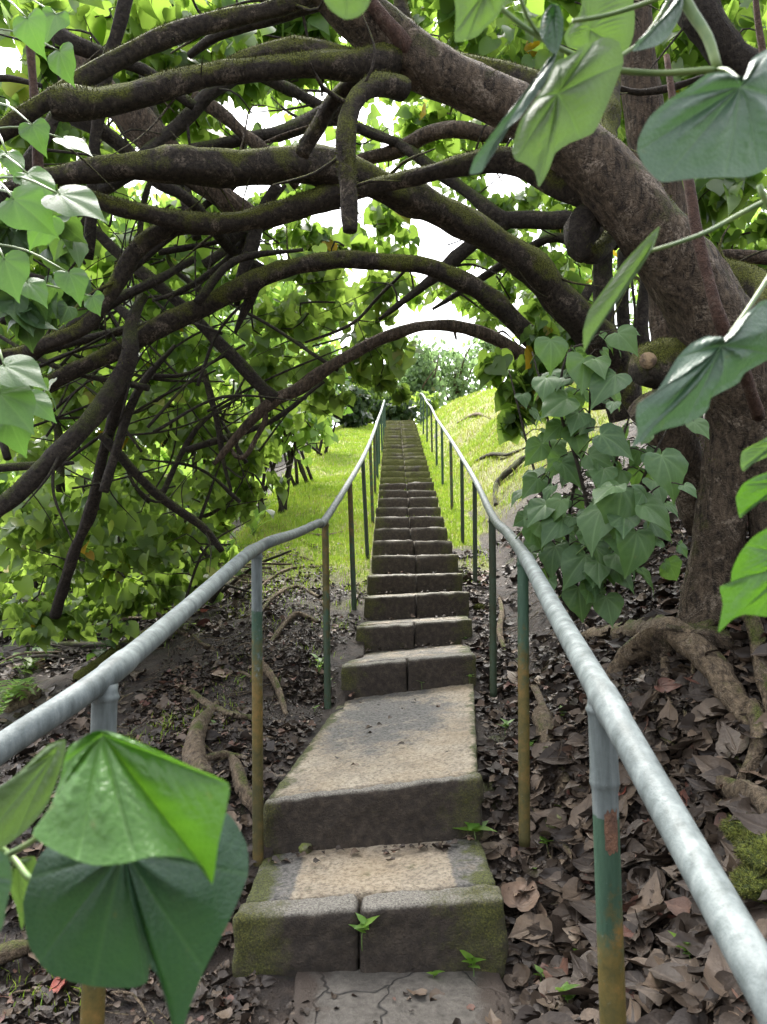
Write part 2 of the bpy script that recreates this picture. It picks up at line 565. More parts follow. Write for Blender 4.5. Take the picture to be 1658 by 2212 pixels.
M_BARK_DARK = bark_mat('bark_dark', (.014, .011, .009), (.062, .049, .037), .6, .2)
M_BARK_PALE = bark_mat('bark_pale', (.03, .022, .016), (.19, .135, .09), .25, .8, stretch=(1, 1, .25))
M_TRUNK = bark_mat('bark_trunk', (.020, .014, .010), (.20, .148, .10), .5, 1.0, (.075, .085, .016), stretch=(.8, .8, .3))
M_ROOT = bark_mat('root_bark', (.06, .042, .028), (.32, .24, .155), .30, .7, (.10, .12, .02), stretch=(1, .6, .6))
M_TWIG = bark_mat('twig_bark', (.02, .016, .012), (.07, .055, .04), .1, .2)
M_VINE = bark_mat('vine_bark', (.06, .032, .024), (.15, .085, .06), .05, .3)

def simple_mat(name, col, rough=.5, var=None, scale=20, bmp=0):
    m, nt, n, b = new_mat(name)
    if var:
        r = ramp(nt, noise_(nt, scale, 4), [(.3, col), (.7, var)])
        nt.links.new(r.outputs[0], b.inputs['Base Color'])
    else:
        b.inputs['Base Color'].default_value = (*col, 1)
    b.inputs['Roughness'].default_value = rough
    if bmp: bump(nt, noise_(nt, scale * 4, 4), .01, bmp, b)
    return m
M_STEM = simple_mat('green_stem', (.07, .13, .03), .45, (.13, .19, .05), 40)
M_CUT = simple_mat('cut_wood', (.30, .21, .12), .8, (.09, .06, .04), 30, .6)
M_MOSS = simple_mat('moss', (.045, .065, .008), .95, (.16, .19, .02), 60, 1.0)
def mosshair():
    m, nt, n, b = new_mat('moss_hair')
    r = ramp(nt, attr(nt, 'rnd'), [(0, (.03, .035, .006)), (.6, (.085, .095, .014)), (1, (.17, .17, .03))])
    nt.links.new(r.outputs[0], b.inputs['Base Color']); b.inputs['Roughness'].default_value = .9
    return m
M_MOSSHAIR = mosshair()
M_STONE = simple_mat('mossy_stone', (.10, .09, .07), .9, (.13, .15, .03), 14, .8)

def ground_mat():
    m, nt, n, b = new_mat('soil')
    f = noise_(nt, 14, 6, .65)
    r = ramp(nt, f, [(.15, (.012, .0075, .005)), (.5, (.027, .017, .011)), (.85, (.055, .037, .025))])
    gr = ramp(nt, noise_(nt, 22, 5, .7), [(.2, (.12, .15, .02)), (.8, (.30, .33, .04))])
    dr = ramp(nt, noise_(nt, 5, 5, .7), [(.50, 0), (.62, 1)])
    gcol = mix(nt, math_(nt, 'MULTIPLY', dr.outputs[0], .55), gr.outputs[0], (.15, .10, .05))
    mo = ramp(nt, noise_(nt, 2.6, 7, .75), [(.66, 0), (.86, 1)])
    soil = mix(nt, math_(nt, 'MULTIPLY', mo.outputs[0], .8), r.outputs[0], (.055, .065, .012))
    c = mix(nt, attr(nt, 'grass'), soil, gcol)
    nt.links.new(c, b.inputs['Base Color'])
    b.inputs['Roughness'].default_value = .8
    h = math_(nt, 'ADD', f, math_(nt, 'MULTIPLY', noise_(nt, 70, 4, .7), .6))
    bump(nt, h, .03, .9, b)
    return m
M_SOIL = ground_mat()

def grass_mat():
    m, nt, n, b = new_mat('grass_blade')
    r = ramp(nt, attr(nt, 'rnd'), [(0, (.13, .25, .02)), (.5, (.25, .38, .03)), (.85, (.38, .44, .06)), (.93, (.38, .33, .12)), (1, (.30, .2, .09))])
    nt.links.new(r.outputs[0], b.inputs['Base Color'])
    b.inputs['Roughness'].default_value = .5
    t = nt.nodes.new('ShaderNodeBsdfTranslucent')
    nt.links.new(mix(nt, .6, r.outputs[0], (.3, .42, .04)), t.inputs['Color'])
    ms = nt.nodes.new('ShaderNodeMixShader'); ms.inputs[0].default_value = .4
    nt.links.new(b.outputs[0], ms.inputs[1]); nt.links.new(t.outputs[0], ms.inputs[2])
    nt.links.new(ms.outputs[0], n['Material Output'].inputs['Surface'])
    return m
M_GRASS = grass_mat()

def kerb_mat():
    """weathered concrete block: brown-grey, moss towards its ends"""
    m, nt, n, b = new_mat('kerb_concrete')
    f = noise_(nt, 30, 6, .7)
    r = ramp(nt, f, [(.1, (.018, .013, .009)), (.5, (.042, .031, .022)), (.9, (.085, .064, .046))])
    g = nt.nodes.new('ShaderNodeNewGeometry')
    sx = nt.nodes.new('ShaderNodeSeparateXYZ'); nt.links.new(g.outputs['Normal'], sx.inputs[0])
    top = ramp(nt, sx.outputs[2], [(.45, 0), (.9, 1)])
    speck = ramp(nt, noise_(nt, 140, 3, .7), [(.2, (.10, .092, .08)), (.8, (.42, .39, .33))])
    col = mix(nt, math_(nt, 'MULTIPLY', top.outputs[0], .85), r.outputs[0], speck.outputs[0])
    mo = math_(nt, 'ADD', math_(nt, 'MULTIPLY', attr(nt, 'moss'), .5), math_(nt, 'MULTIPLY', noise_(nt, 7, 8, .78), .8))
    mr = ramp(nt, mo, [(.60, 0), (.95, 1)])
    mcol = ramp(nt, noise_(nt, 150, 3, .7), [(.15, (.02, .024, .005)), (.55, (.075, .078, .014)), (.95, (.19, .18, .035))])
    col = mix(nt, mr.outputs[0], col, mcol.outputs[0])
    nt.links.new(col, b.inputs['Base Color'])
    b.inputs['Roughness'].default_value = .85
    h = math_(nt, 'ADD', f, noise_(nt, 120, 4, .7))
    bump(nt, h, .010, .8, b)
    return m
M_KERB = kerb_mat()

def tread_mat(name, tan, grey, thr):
    m, nt, n, b = new_mat(name)
    v = nt.nodes.new('ShaderNodeTexVoronoi'); v.inputs['Scale'].default_value = 95
    nt.links.new(pos(nt), v.inputs['Vector'])
    gr = noise_(nt, 60, 5, .75)
    c1 = ramp(nt, gr, [(.3, tuple(c * .42 for c in tan)), (.5, tan), (.72, tuple(min(1, c * 1.35) for c in tan))])
    c2 = ramp(nt, gr, [(.3, tuple(c * .4 for c in grey)), (.7, tuple(c * 1.3 for c in grey))])
    warm = mix(nt, noise_(nt, 4, 3), c1.outputs[0], (tan[0] * .8, tan[1] * .62, tan[2] * .38))
    warm = mix(nt, .5, c1.outputs[0], warm)
    st_ = ramp(nt, noise_(nt, 3.5, 7, .78), [(.25, 1), (.6, 0)])
    warm = mix(nt, math_(nt, 'MULTIPLY', st_.outputs[0], .5), warm, (.14, .12, .095))
    z = math_(nt, 'ADD', math_(nt, 'MULTIPLY', attr(nt, 'grey'), 1.0), math_(nt, 'MULTIPLY', math_(nt, 'SUBTRACT', noise_(nt, 5, 8, .8), .5), 1.3))
    zr = ramp(nt, z, [(thr - .22, 0), (thr + .22, 1)])
    col = mix(nt, zr.outputs[0], warm, c2.outputs[0])
    pit = ramp(nt, math_(nt, 'ADD', v.outputs['Distance'], math_(nt, 'MULTIPLY', noise_(nt, 12, 4), .45)), [(.12, 0), (.42, 1)])
    col = mix(nt, math_(nt, 'MULTIPLY', math_(nt, 'SUBTRACT', 1, pit.outputs[0]), .55), col, (.06, .05, .04))
    mo = math_(nt, 'ADD', math_(nt, 'MULTIPLY', attr(nt, 'moss'), .6), math_(nt, 'MULTIPLY', noise_(nt, 10, 5, .65), .75))
    mr = ramp(nt, mo, [(.62, 0), (.84, 1)])
    mcol = ramp(nt, noise_(nt, 150, 3, .7), [(.3, (.025, .03, .008)), (.7, (.11, .12, .02))])
    col = mix(nt, mr.outputs[0], col, mcol.outputs[0])
    nt.links.new(col, b.inputs['Base Color'])
    b.inputs['Roughness'].default_value = .7
    h = math_(nt, 'ADD', gr, math_(nt, 'MULTIPLY', pit.outputs[0], .5))
    bump(nt, h, .012, .9, b)
    return m
M_TREAD = tread_mat('tread_aggregate', (.40, .345, .265), (.16, .15, .135), .5)

def pad_mat():
    m, nt, n, b = new_mat('pad_concrete')
    f = noise_(nt, 35, 6, .7)
    r = ramp(nt, f, [(.2, (.045, .039, .032)), (.8, (.11, .098, .083))])
    v = nt.nodes.new('ShaderNodeTexVoronoi'); v.feature = 'DISTANCE_TO_EDGE'; v.inputs['Scale'].default_value = 3.1
    ns = nt.nodes.new('ShaderNodeTexNoise'); ns.inputs['Scale'].default_value = 9
    nt.links.new(pos(nt), ns.inputs['Vector'])
    vm = nt.nodes.new('ShaderNodeVectorMath'); vm.operation = 'MULTIPLY_ADD'
    nt.links.new(ns.outputs['Color'], vm.inputs[0]); vm.inputs[1].default_value = (.12, .12, .12)
    nt.links.new(pos(nt), vm.inputs[2]); nt.links.new(vm.outputs[0], v.inputs['Vector'])
    cr = ramp(nt, v.outputs['Distance'], [(.004, 1), (.016, 0)])
    col = mix(nt, cr.outputs[0], r.outputs[0], (.012, .01, .008))
    dirt = ramp(nt, math_(nt, 'ADD', attr(nt, 'moss'), math_(nt, 'MULTIPLY', noise_(nt, 8, 5, .7), .7)), [(.6, 0), (.85, 1)])
    col = mix(nt, dirt.outputs[0], col, (.04, .028, .02))
    nt.links.new(col, b.inputs['Base Color'])
    b.inputs['Roughness'].default_value = .75
    bump(nt, math_(nt, 'SUBTRACT', f, cr.outputs[0]), .008, .7, b)
    return m
M_PAD = pad_mat()

def pipe_mat():
    """galvanised pipe: attributes paint (0 bare grey .. 1 green paint), rust"""
    m, nt, n, b = new_mat('painted_pipe')
    p = pos(nt)
    mp = nt.nodes.new('ShaderNodeMapping'); mp.inputs['Scale'].default_value = (30, 30, 4)
    nt.links.new(p, mp.inputs[0])
    st = noise_(nt, 1.0, 5, .65, mp.outputs[0])
    fine = noise_(nt, 70, 4, .7)
    bare = ramp(nt, st, [(.15, (.06, .072, .07)), (.5, (.115, .135, .133)), (.85, (.19, .215, .21))])
    green = ramp(nt, st, [(.2, (.018, .045, .027)), (.8, (.052, .10, .064))])
    rust = ramp(nt, noise_(nt, 18, 6, .7), [(.2, (.055, .048, .014)), (.55, (.11, .08, .02)), (.85, (.19, .11, .03))])
    jit = math_(nt, 'MULTIPLY', math_(nt, 'SUBTRACT', noise_(nt, 16, 7, .78), .5), 1.05)
    gm = ramp(nt, math_(nt, 'ADD', attr(nt, 'paint'), math_(nt, 'MULTIPLY', jit, .5)), [(.46, 0), (.54, 1)])
    rm = ramp(nt, math_(nt, 'ADD', attr(nt, 'rust'), jit), [(.40, 0), (.72, 1)])
    dk = ramp(nt, math_(nt, 'ADD', attr(nt, 'grime'), math_(nt, 'MULTIPLY', jit, .7)), [(.3, 0), (.9, 1)])
    col = mix(nt, gm.outputs[0], bare.outputs[0], green.outputs[0])
    col = mix(nt, math_(nt, 'MULTIPLY', rm.outputs[0], .9), col, rust.outputs[0])
    col = mix(nt, math_(nt, 'MULTIPLY', dk.outputs[0], .85), col, (.035, .037, .018))
    spk = ramp(nt, fine, [(.78, 0), (.95, 1)])
    col = mix(nt, math_(nt, 'MULTIPLY', spk.outputs[0], .25), col, (.40, .42, .41))
    nt.links.new(col, b.inputs['Base Color'])
    b.inputs['Roughness'].default_value = .55
    b.inputs['Specular IOR Level'].default_value = .28
    bump(nt, math_(nt, 'ADD', fine, st), .0015, .5, b)
    return m
M_PIPE = pipe_mat()
M_RUSTPATCH = simple_mat('rust_patch', (.09, .045, .028), .85, (.16, .08, .045), 60, .5)

# ------------------------------------------------------------------ staircase profile
# riser: left px, right px, top-edge y at left, at right, distance
RISERS = [(505, 1094, 1983, 1941), (568, 1044, 1733, 1676), (737, 1030, 1440, 1412), (770, 1022, 1352, 1337), (787, 1018, 1290, 1280),
          (794, 1000, 1242, 1238), (803, 991, 1199, 1196), (805, 979, 1168, 1165), (808, 967, 1141, 1139), (811, 959, 1117, 1116),
          (812, 955, 1096, 1094), (817, 948, 1073, 1071)]
W_ST = 0.90
STEPS = []      # (cx, y, z_left, z_right, half width)
for l, r, yl, yr in RISERS:
    ym = (yl + yr) / 2
    d = F * W_ST / (r - l)
    a, b = P(l, yl, d), P(r, yr, d)
    STEPS.append([(a.x + b.x) / 2, (a.y + b.y) / 2, a.z, b.z, W_ST / 2])
# smooth the distances a little (treads of an even length), keep what the photo shows in height
ys = [s[1] for s in STEPS]
for i in range(4, 11):
    STEPS[i][1] = .25 * ys[i - 1] + .5 * ys[i] + .25 * ys[i + 1]
for i in range(4, 12):          # re-seat the heights on their sight lines after smoothing
    l, r, yl, yr = RISERS[i]
    dd = STEPS[i][1]
    STEPS[i][2] = P(l, yl, dd).z; STEPS[i][3] = P(r, yr, dd).z
cx, y, zl, zr, hw = STEPS[-1]
NEXTRA = 20
for k in range(1, NEXTRA + 1):
    t = k / NEXTRA
    z = (zl + zr) / 2 + .182 * k + random.uniform(-.012, .012)
    STEPS.append([cx + (.52 - cx) * t, y + .60 * k + random.uniform(-.03, .03), z + random.uniform(-.01, .01), z + random.uniform(-.01, .01), W_ST / 2 * (1 + .06 * t)])
SY = np.array([s[1] for s in STEPS])
SZ = np.array([(s[2] + s[3]) / 2 for s in STEPS])
SX = np.array([s[0] for s in STEPS])
TOPY, TOPZ = SY[-1], SZ[-1]
def cxs(y): return np.interp(y, [-1, SY[0], *SY[1:]], [SX[0] - .12, SX[0], *SX[1:]])
_py = np.array([-5, SY[0] + .02, SY[1] - .05, SY[1] + .25, SY[2] - .1, SY[2] + .3, *(SY[4:] + .2), TOPY + 1, TOPY + 8, TOPY + 60])
_pz = np.array([0, 0, SZ[0] - .04, SZ[1] - .07, SZ[1] + .06, SZ[2] - .06, *(SZ[4:] - .13), TOPZ, TOPZ + .3, TOPZ - 4])
def zs(y): return np.interp(y, _py, _pz)

def smoothstep(x, a, b):
    t = np.clip((x - a) / (b - a), 0, 1)
    return t * t * (3 - 2 * t)

def gz(x, y):
    """ground height (numpy arrays)"""
    x = np.asarray(x, float); y = np.asarray(y, float)
    c = cxs(y); base = zs(y)
    foot = np.interp(y, [0, 2, 5, 7, 9, 14, 22], [.32, .22, .30, .50, .45, .30, .2])
    u = x - (c + .45 + foot)
    uu = .5 * (u + np.sqrt(u * u + .02))
    slope = np.interp(y, [0, 3, 8, 12, 20, 26], [.9, .95, .85, .95, .95, .8])
    cap = np.interp(y, [0, 5, 12, 18, 24], [3.2, 3.0, 2.3, 1.8, 1.0])
    rise = cap * np.tanh(uu * slope / cap)
    lf = (c - .45) - x
    near = np.interp(y, [0, 3, 6, 9, 12], [.25, .5, .9, 1.3, 1.4])
    v = lf - near
    vv = .5 * (v + np.sqrt(v * v + .05))
    fall = 4.0 * np.tanh(vv * np.interp(y, [0, 4, 8, 14], [.12, .22, .35, .45]) / 4.0)
    return base + rise - fall

def gzn(x, y):
    z = gz(x, y)
    out = np.array(z, float)
    xs, ysf, of = np.ravel(x), np.ravel(y), out.ravel()
    cc = np.ravel(cxs(np.ravel(y)))
    for i in range(len(xs)):
        a = .075 * noise.noise(Vector((xs[i] * 1.3, ysf[i] * 1.3, 3))) + .035 * noise.noise(Vector((xs[i] * 4, ysf[i] * 4, 9))) \
            + .014 * noise.noise(Vector((xs[i] * 12, ysf[i] * 12, 1)))
        of[i] += a * min(1.0, .25 + abs(xs[i] - cc[i]) * .8)
    return of.reshape(np.shape(z))

def G(px, py, dmin=1.0, dmax=60):
    """ground point seen at a pixel"""
    d = np.linspace(dmin, dmax, 3000)
    q = Parr(px, py, d)
    s = q[:, 2] - gz(q[:, 0], q[:, 1])
    i = np.where(s < 0)[0]
    i = i[0] if len(i) else len(d) - 1
    p = q[i]
    return Vector((p[0], p[1], float(gzn(np.array([p[0]]), np.array([p[1]]))[0])))

BARE = [(2.1, 11.2, .9), (2.0, 15.5, .8), (1.5, 18.5, .5), (2.9, 13.2, .7), (1.35, 10.0, .35)]

def grass_mask(x, y):
    c = cxs(y)
    wob = np.array([noise.noise(Vector((a * 1.1, b * 1.1, 4))) for a, b in zip(np.ravel(x), np.ravel(y))]).reshape(np.shape(x))
    fine = np.array([noise.noise(Vector((a * 3.1, b * 3.1, 8))) for a, b in zip(np.ravel(x), np.ravel(y))]).reshape(np.shape(x))
    left = smoothstep(y + wob * 1.0 + fine * .8 - .9 * np.clip(c - .6 - x, 0, 1.5) , 6.0, 9.0) * (x < c - .44) * smoothstep(x - c + 2.6 + wob * .3, 0, .4)
    right = smoothstep(y + wob * .9 + fine * .7, 8.9, 10.4) * (x > c + .44)
    right = right * (1 - .92 * smoothstep(fine + wob * .8, .0, .3) * (x > c + 1.0))
    for bx_, by_, br_ in BARE:
        right = right * smoothstep(np.hypot(x - bx_, y - by_) + fine * .35, br_ * .6, br_ * 1.1)
    side = smoothstep(y + wob, 8.0, 9.0) * (np.abs(x - c - .62) < .2)
    return np.clip(left + right + side, 0, 1)

# ------------------------------------------------------------------ ground
def axis(segs):
    out = []
    for a, b, s in segs:
        out += list(np.arange(a, b, s))
    out.append(segs[-1][1])
    return np.array(out)
gx = axis([(-300, -40, 40), (-40, -10, 5), (-10, -4, .6), (-4, -2.6, .15), (-2.6, 3.2, .05), (3.2, 5, .15), (5, 12, .6), (12, 40, 4), (40, 300, 40)])
gy = axis([(-40, -4, 6), (-4, 0, .5), (0, 1.0, .1), (1.0, 7.5, .05), (7.5, 13, .09), (13, 28, .25), (28, 60, 2), (60, 300, 30)])
GX, GY = np.meshgrid(gx, gy)
GZ = gzn(GX, GY)
cc = cxs(GY)
inside = (np.abs(GX - cc) < .36) & (GY > SY[0] + .05) & (GY < TOPY + .3)
GZ = np.where(inside, GZ - .35, GZ)
padin = (np.abs(GX - .06) < .28) & (GY < 2.5)
GZ = np.where(padin, np.minimum(GZ, -.02), GZ)
GM = grass_mask(GX, GY)
GM = np.maximum(GM, .72 * smoothstep(GY, 9.2, 10.6) * (GX > cxs(GY) + .9))
nxn, nyn = len(gx), len(gy)
ii, jj = np.meshgrid(np.arange(nyn - 1), np.arange(nxn - 1), indexing='ij')
a = ii * nxn + jj
quads = np.stack([a, a + 1, a + nxn + 1, a + nxn], -1).reshape(-1, 4)
me = mesh_np(np.stack([GX, GY, GZ], -1).reshape(-1, 3), quads.ravel(), np.full(len(quads), 4), {'grass': GM.ravel()})
tag(link('ground', me, M_SOIL), kind='structure')

# ------------------------------------------------------------------ rough blocks
def rough_box(mb, x0, x1, y0, y1, z0, z1, cell=.03, r=.02, amp=.006, tilt=0.0, cx=0.0, attrs=None, freq=9, rise=0.0, shear=0.0):
    bm = bmesh.new()
    ax = [np.linspace(lo, hi, max(2, int(round((hi - lo) / cell)) + 1)) for lo, hi in ((x0, x1), (y0, y1), (z0, z1))]
    V, Fc = [], []
    idx = {}
    def vid(i, j, k):
        key = (i, j, k)
        if key not in idx:
            idx[key] = len(V); V.append((ax[0][i], ax[1][j], ax[2][k]))
        return idx[key]
    n = [len(q) for q in ax]
    for i in range(n[0] - 1):
        for j in range(n[1] - 1):
            Fc.append([vid(i, j, 0), vid(i, j + 1, 0), vid(i + 1, j + 1, 0), vid(i + 1, j, 0)])
            k = n[2] - 1
            Fc.append([vid(i, j, k), vid(i + 1, j, k), vid(i + 1, j + 1, k), vid(i, j + 1, k)])
    for i in range(n[0] - 1):
        for k in range(n[2] - 1):
            Fc.append([vid(i, 0, k), vid(i + 1, 0, k), vid(i + 1, 0, k + 1), vid(i, 0, k + 1)])
            j = n[1] - 1
            Fc.append([vid(i, j, k), vid(i, j, k + 1), vid(i + 1, j, k + 1), vid(i + 1, j, k)])
    for j in range(n[1] - 1):
        for k in range(n[2] - 1):
            Fc.append([vid(0, j, k), vid(0, j, k + 1), vid(0, j + 1, k + 1), vid(0, j + 1, k)])
            i = n[0] - 1
            Fc.append([vid(i, j, k), vid(i, j + 1, k), vid(i, j + 1, k + 1), vid(i, j, k + 1)])
    bm.free()
    V = np.array(V)
    lo, hi = np.array([x0, y0, z0]) + r, np.array([x1, y1, z1]) - r
    q = np.clip(V, lo, np.maximum(hi, lo))
    dv = V - q
    L = np.linalg.norm(dv, axis=1, keepdims=True)
    nr = dv / np.maximum(L, 1e-9)
    V2 = np.where(L > 1e-9, q + nr * r, V)
    for i in range(len(V2)):
        p = Vector(V2[i])
        dd = amp * (noise.noise(p * freq) + .7 * noise.noise(p * freq * 2.6 + Vector((3, 3, 3))) + .45 * noise.noise(p * freq * 6))
        V2[i] += nr[i] * dd
    at = {k: f(V2) for k, f in (attrs or {}).items()}
    V2[:, 2] += tilt * (V2[:, 0] - cx) + rise * (V2[:, 1] - y0)
    V2[:, 0] += shear * (V2[:, 1] - y0)
    mb.add(V2, faces=Fc, **at)

stair = thing('stone_staircase', (float(SX[0]), float(SY[0]), 0.0), 'long flight of mossy concrete steps climbing the hillside between two pipe handrails', 'staircase')
KD = .17
for i, (cx, y, zl, zr, hw) in enumerate(STEPS):
    near = i < 3
    zt = (zl + zr) / 2
    tilt = (zr - zl) / W_ST
    prev = 0.0 if i == 0 else (STEPS[i - 1][2] + STEPS[i - 1][3]) / 2
    yn = STEPS[i + 1][1] if i + 1 < len(STEPS) else y + 1.6
    cell = .018 if i < 2 else .03 if i < 6 else .06 if i < 14 else .12
    # joint of the two kerb stones, as a share of the width
    jf = [.46, None, .49, .50, .49, .51, .51, .52, .50, .50, .50, .50][i] if i < 12 else .5
    moss_end = random.uniform(.75, 1.0)
    hi_moss = 1.0 if i > 13 else .0
    def mossf(V, cx=cx, hw=hw, zt=zt, i=i, me_=moss_end, hm=hi_moss):
        e = np.abs(V[:, 0] - cx) / hw
        m = smoothstep(e, .45, 1.0) * me_ * .8
        m = m + hm * (.85 + .3 * math.sin(i * 2.3)) + .12
        if i == 1: m = smoothstep((V[:, 0] - cx) / hw, .2, 1.0) * .7 + smoothstep(-(V[:, 0] - cx) / hw, .72, 1.0) * 1.0
        if i == 0: m = smoothstep((V[:, 0] - cx) / hw, .05, .85) * .8 + smoothstep(-(V[:, 0] - cx) / hw, .35, .95) * 1.0
        return m
    st = bpy.data.objects.new('step', None)
    st.empty_display_size = .05
    COL.objects.link(st); st.parent = stair
    loc = (float(cx), float(y), float(zt))
    st.location = tuple(np.array(loc) - np.array(stair['_o'])); st['_o'] = loc
    halves = [(cx - hw, cx + hw)] if jf is None else [(cx - hw, cx - hw + 2 * hw * jf - .004), (cx - hw + 2 * hw * jf + .004, cx + hw)]
    kd = .13 if i == 0 else .07 if i == 1 else KD
    for (xa, xb) in halves:
        mb = MB()
        ja, jb = (random.uniform(-.012, .012), random.uniform(-.012, .012)) if i > 2 else (0, 0)
        rough_box(mb, xa, xb, y + jb, y + kd, prev - .16, zt + ja, cell,   .020 if i < 2 else .018, .0095 if i < 3 else .011, tilt, cx, {'moss': mossf})
        mb.build('kerb_stone', M_KERB, st)
    # tread: cast concrete between this kerb and the next
    def greyf(V, i=i, cx=cx, y=y):
        u, v = (V[:, 0] - cx) / .45, V[:, 1] - y
        if i == 0:
            return np.where((u > -.62) & (u < .66) & (v > .0), 0.12, .85)
        if i == 1:
            q = ((u + .18) / .75) ** 2 + ((v - 1.25) / .62) ** 2
            return .78 - smoothstep(q, .2, 2.2) * .62
        return np.full(len(V), .55)
    def mosst(V, cx=cx, hw=hw, i=i):
        u = (V[:, 0] - cx) / hw
        if i == 1: return smoothstep(-u, .70, 1.0) * .9 + smoothstep(u, .8, 1.0) * .8
        return smoothstep(np.abs(u), .6, 1.0) * .8 + (.55 if i > 13 else .15)
    mb = MB()
    tw = hw - .012
    rough_box(mb, cx - tw, cx + tw, y + kd + .003, yn + .04, zt - .28, zt - .004, .022 if i < 2 else .05 if i < 8 else .15, .01, .006, tilt, cx, {'moss': mosst, 'grey': greyf}, freq=12, rise=.055 if i == 1 else 0.0, shear=((STEPS[i + 1][0] - cx) / (yn - y) if 0 < i < len(STEPS) - 1 else 0.0))
    mb.build('tread', M_TREAD, st)

# landing floor at the top and the paved pad at the foot
mb = MB()
gx2 = np.linspace(-.30, .40, 36); gy2 = np.linspace(-.5, SY[0] + .02, 90)
A, B = np.meshgrid(gx2, gy2)
ed = np.array([.03 * noise.noise(Vector((q * 4, 2, 7))) for q in B.ravel()]).reshape(B.shape)
Z = np.array([.004 * noise.noise(Vector((p * 14, q * 14, 2))) for p, q in zip(A.ravel(), B.ravel())]).reshape(A.shape) + .012
edge = np.minimum(A + .30, .40 - A)
Z = Z - .05 * (edge < .005)
V = np.stack([A + ed * (np.abs(A - .05) > .3), B, Z], -1).reshape(-1, 3)
n1, n2 = A.shape
ii, jj = np.meshgrid(np.arange(n1 - 1), np.arange(n2 - 1), indexing='ij'); a = ii * n2 + jj
q = np.stack([a, a + 1, a + n2 + 1, a + n2], -1).reshape(-1, 4)
mb.add(V, loops=q.ravel(), totals=np.full(len(q), 4), moss=(smoothstep(.18 - edge, 0, .18) * .8).ravel())
tag(mb.build('path', M_PAD), kind='structure')

# ------------------------------------------------------------------ handrails
def solve_top(b, px_t, py_t, d):
    return P(px_t, py_t, d)

def post_on_ground(px, py, dmin=2.0):
    """distance at which the sight line meets the strip of ground beside the stairs"""
    d = np.linspace(dmin, 40, 4000)
    q = Parr(px, py, d)
    s = q[:, 2] - zs(q[:, 1])
    i = np.where(s < 0)[0]
    return d[i[0]] if len(i) else 30.0

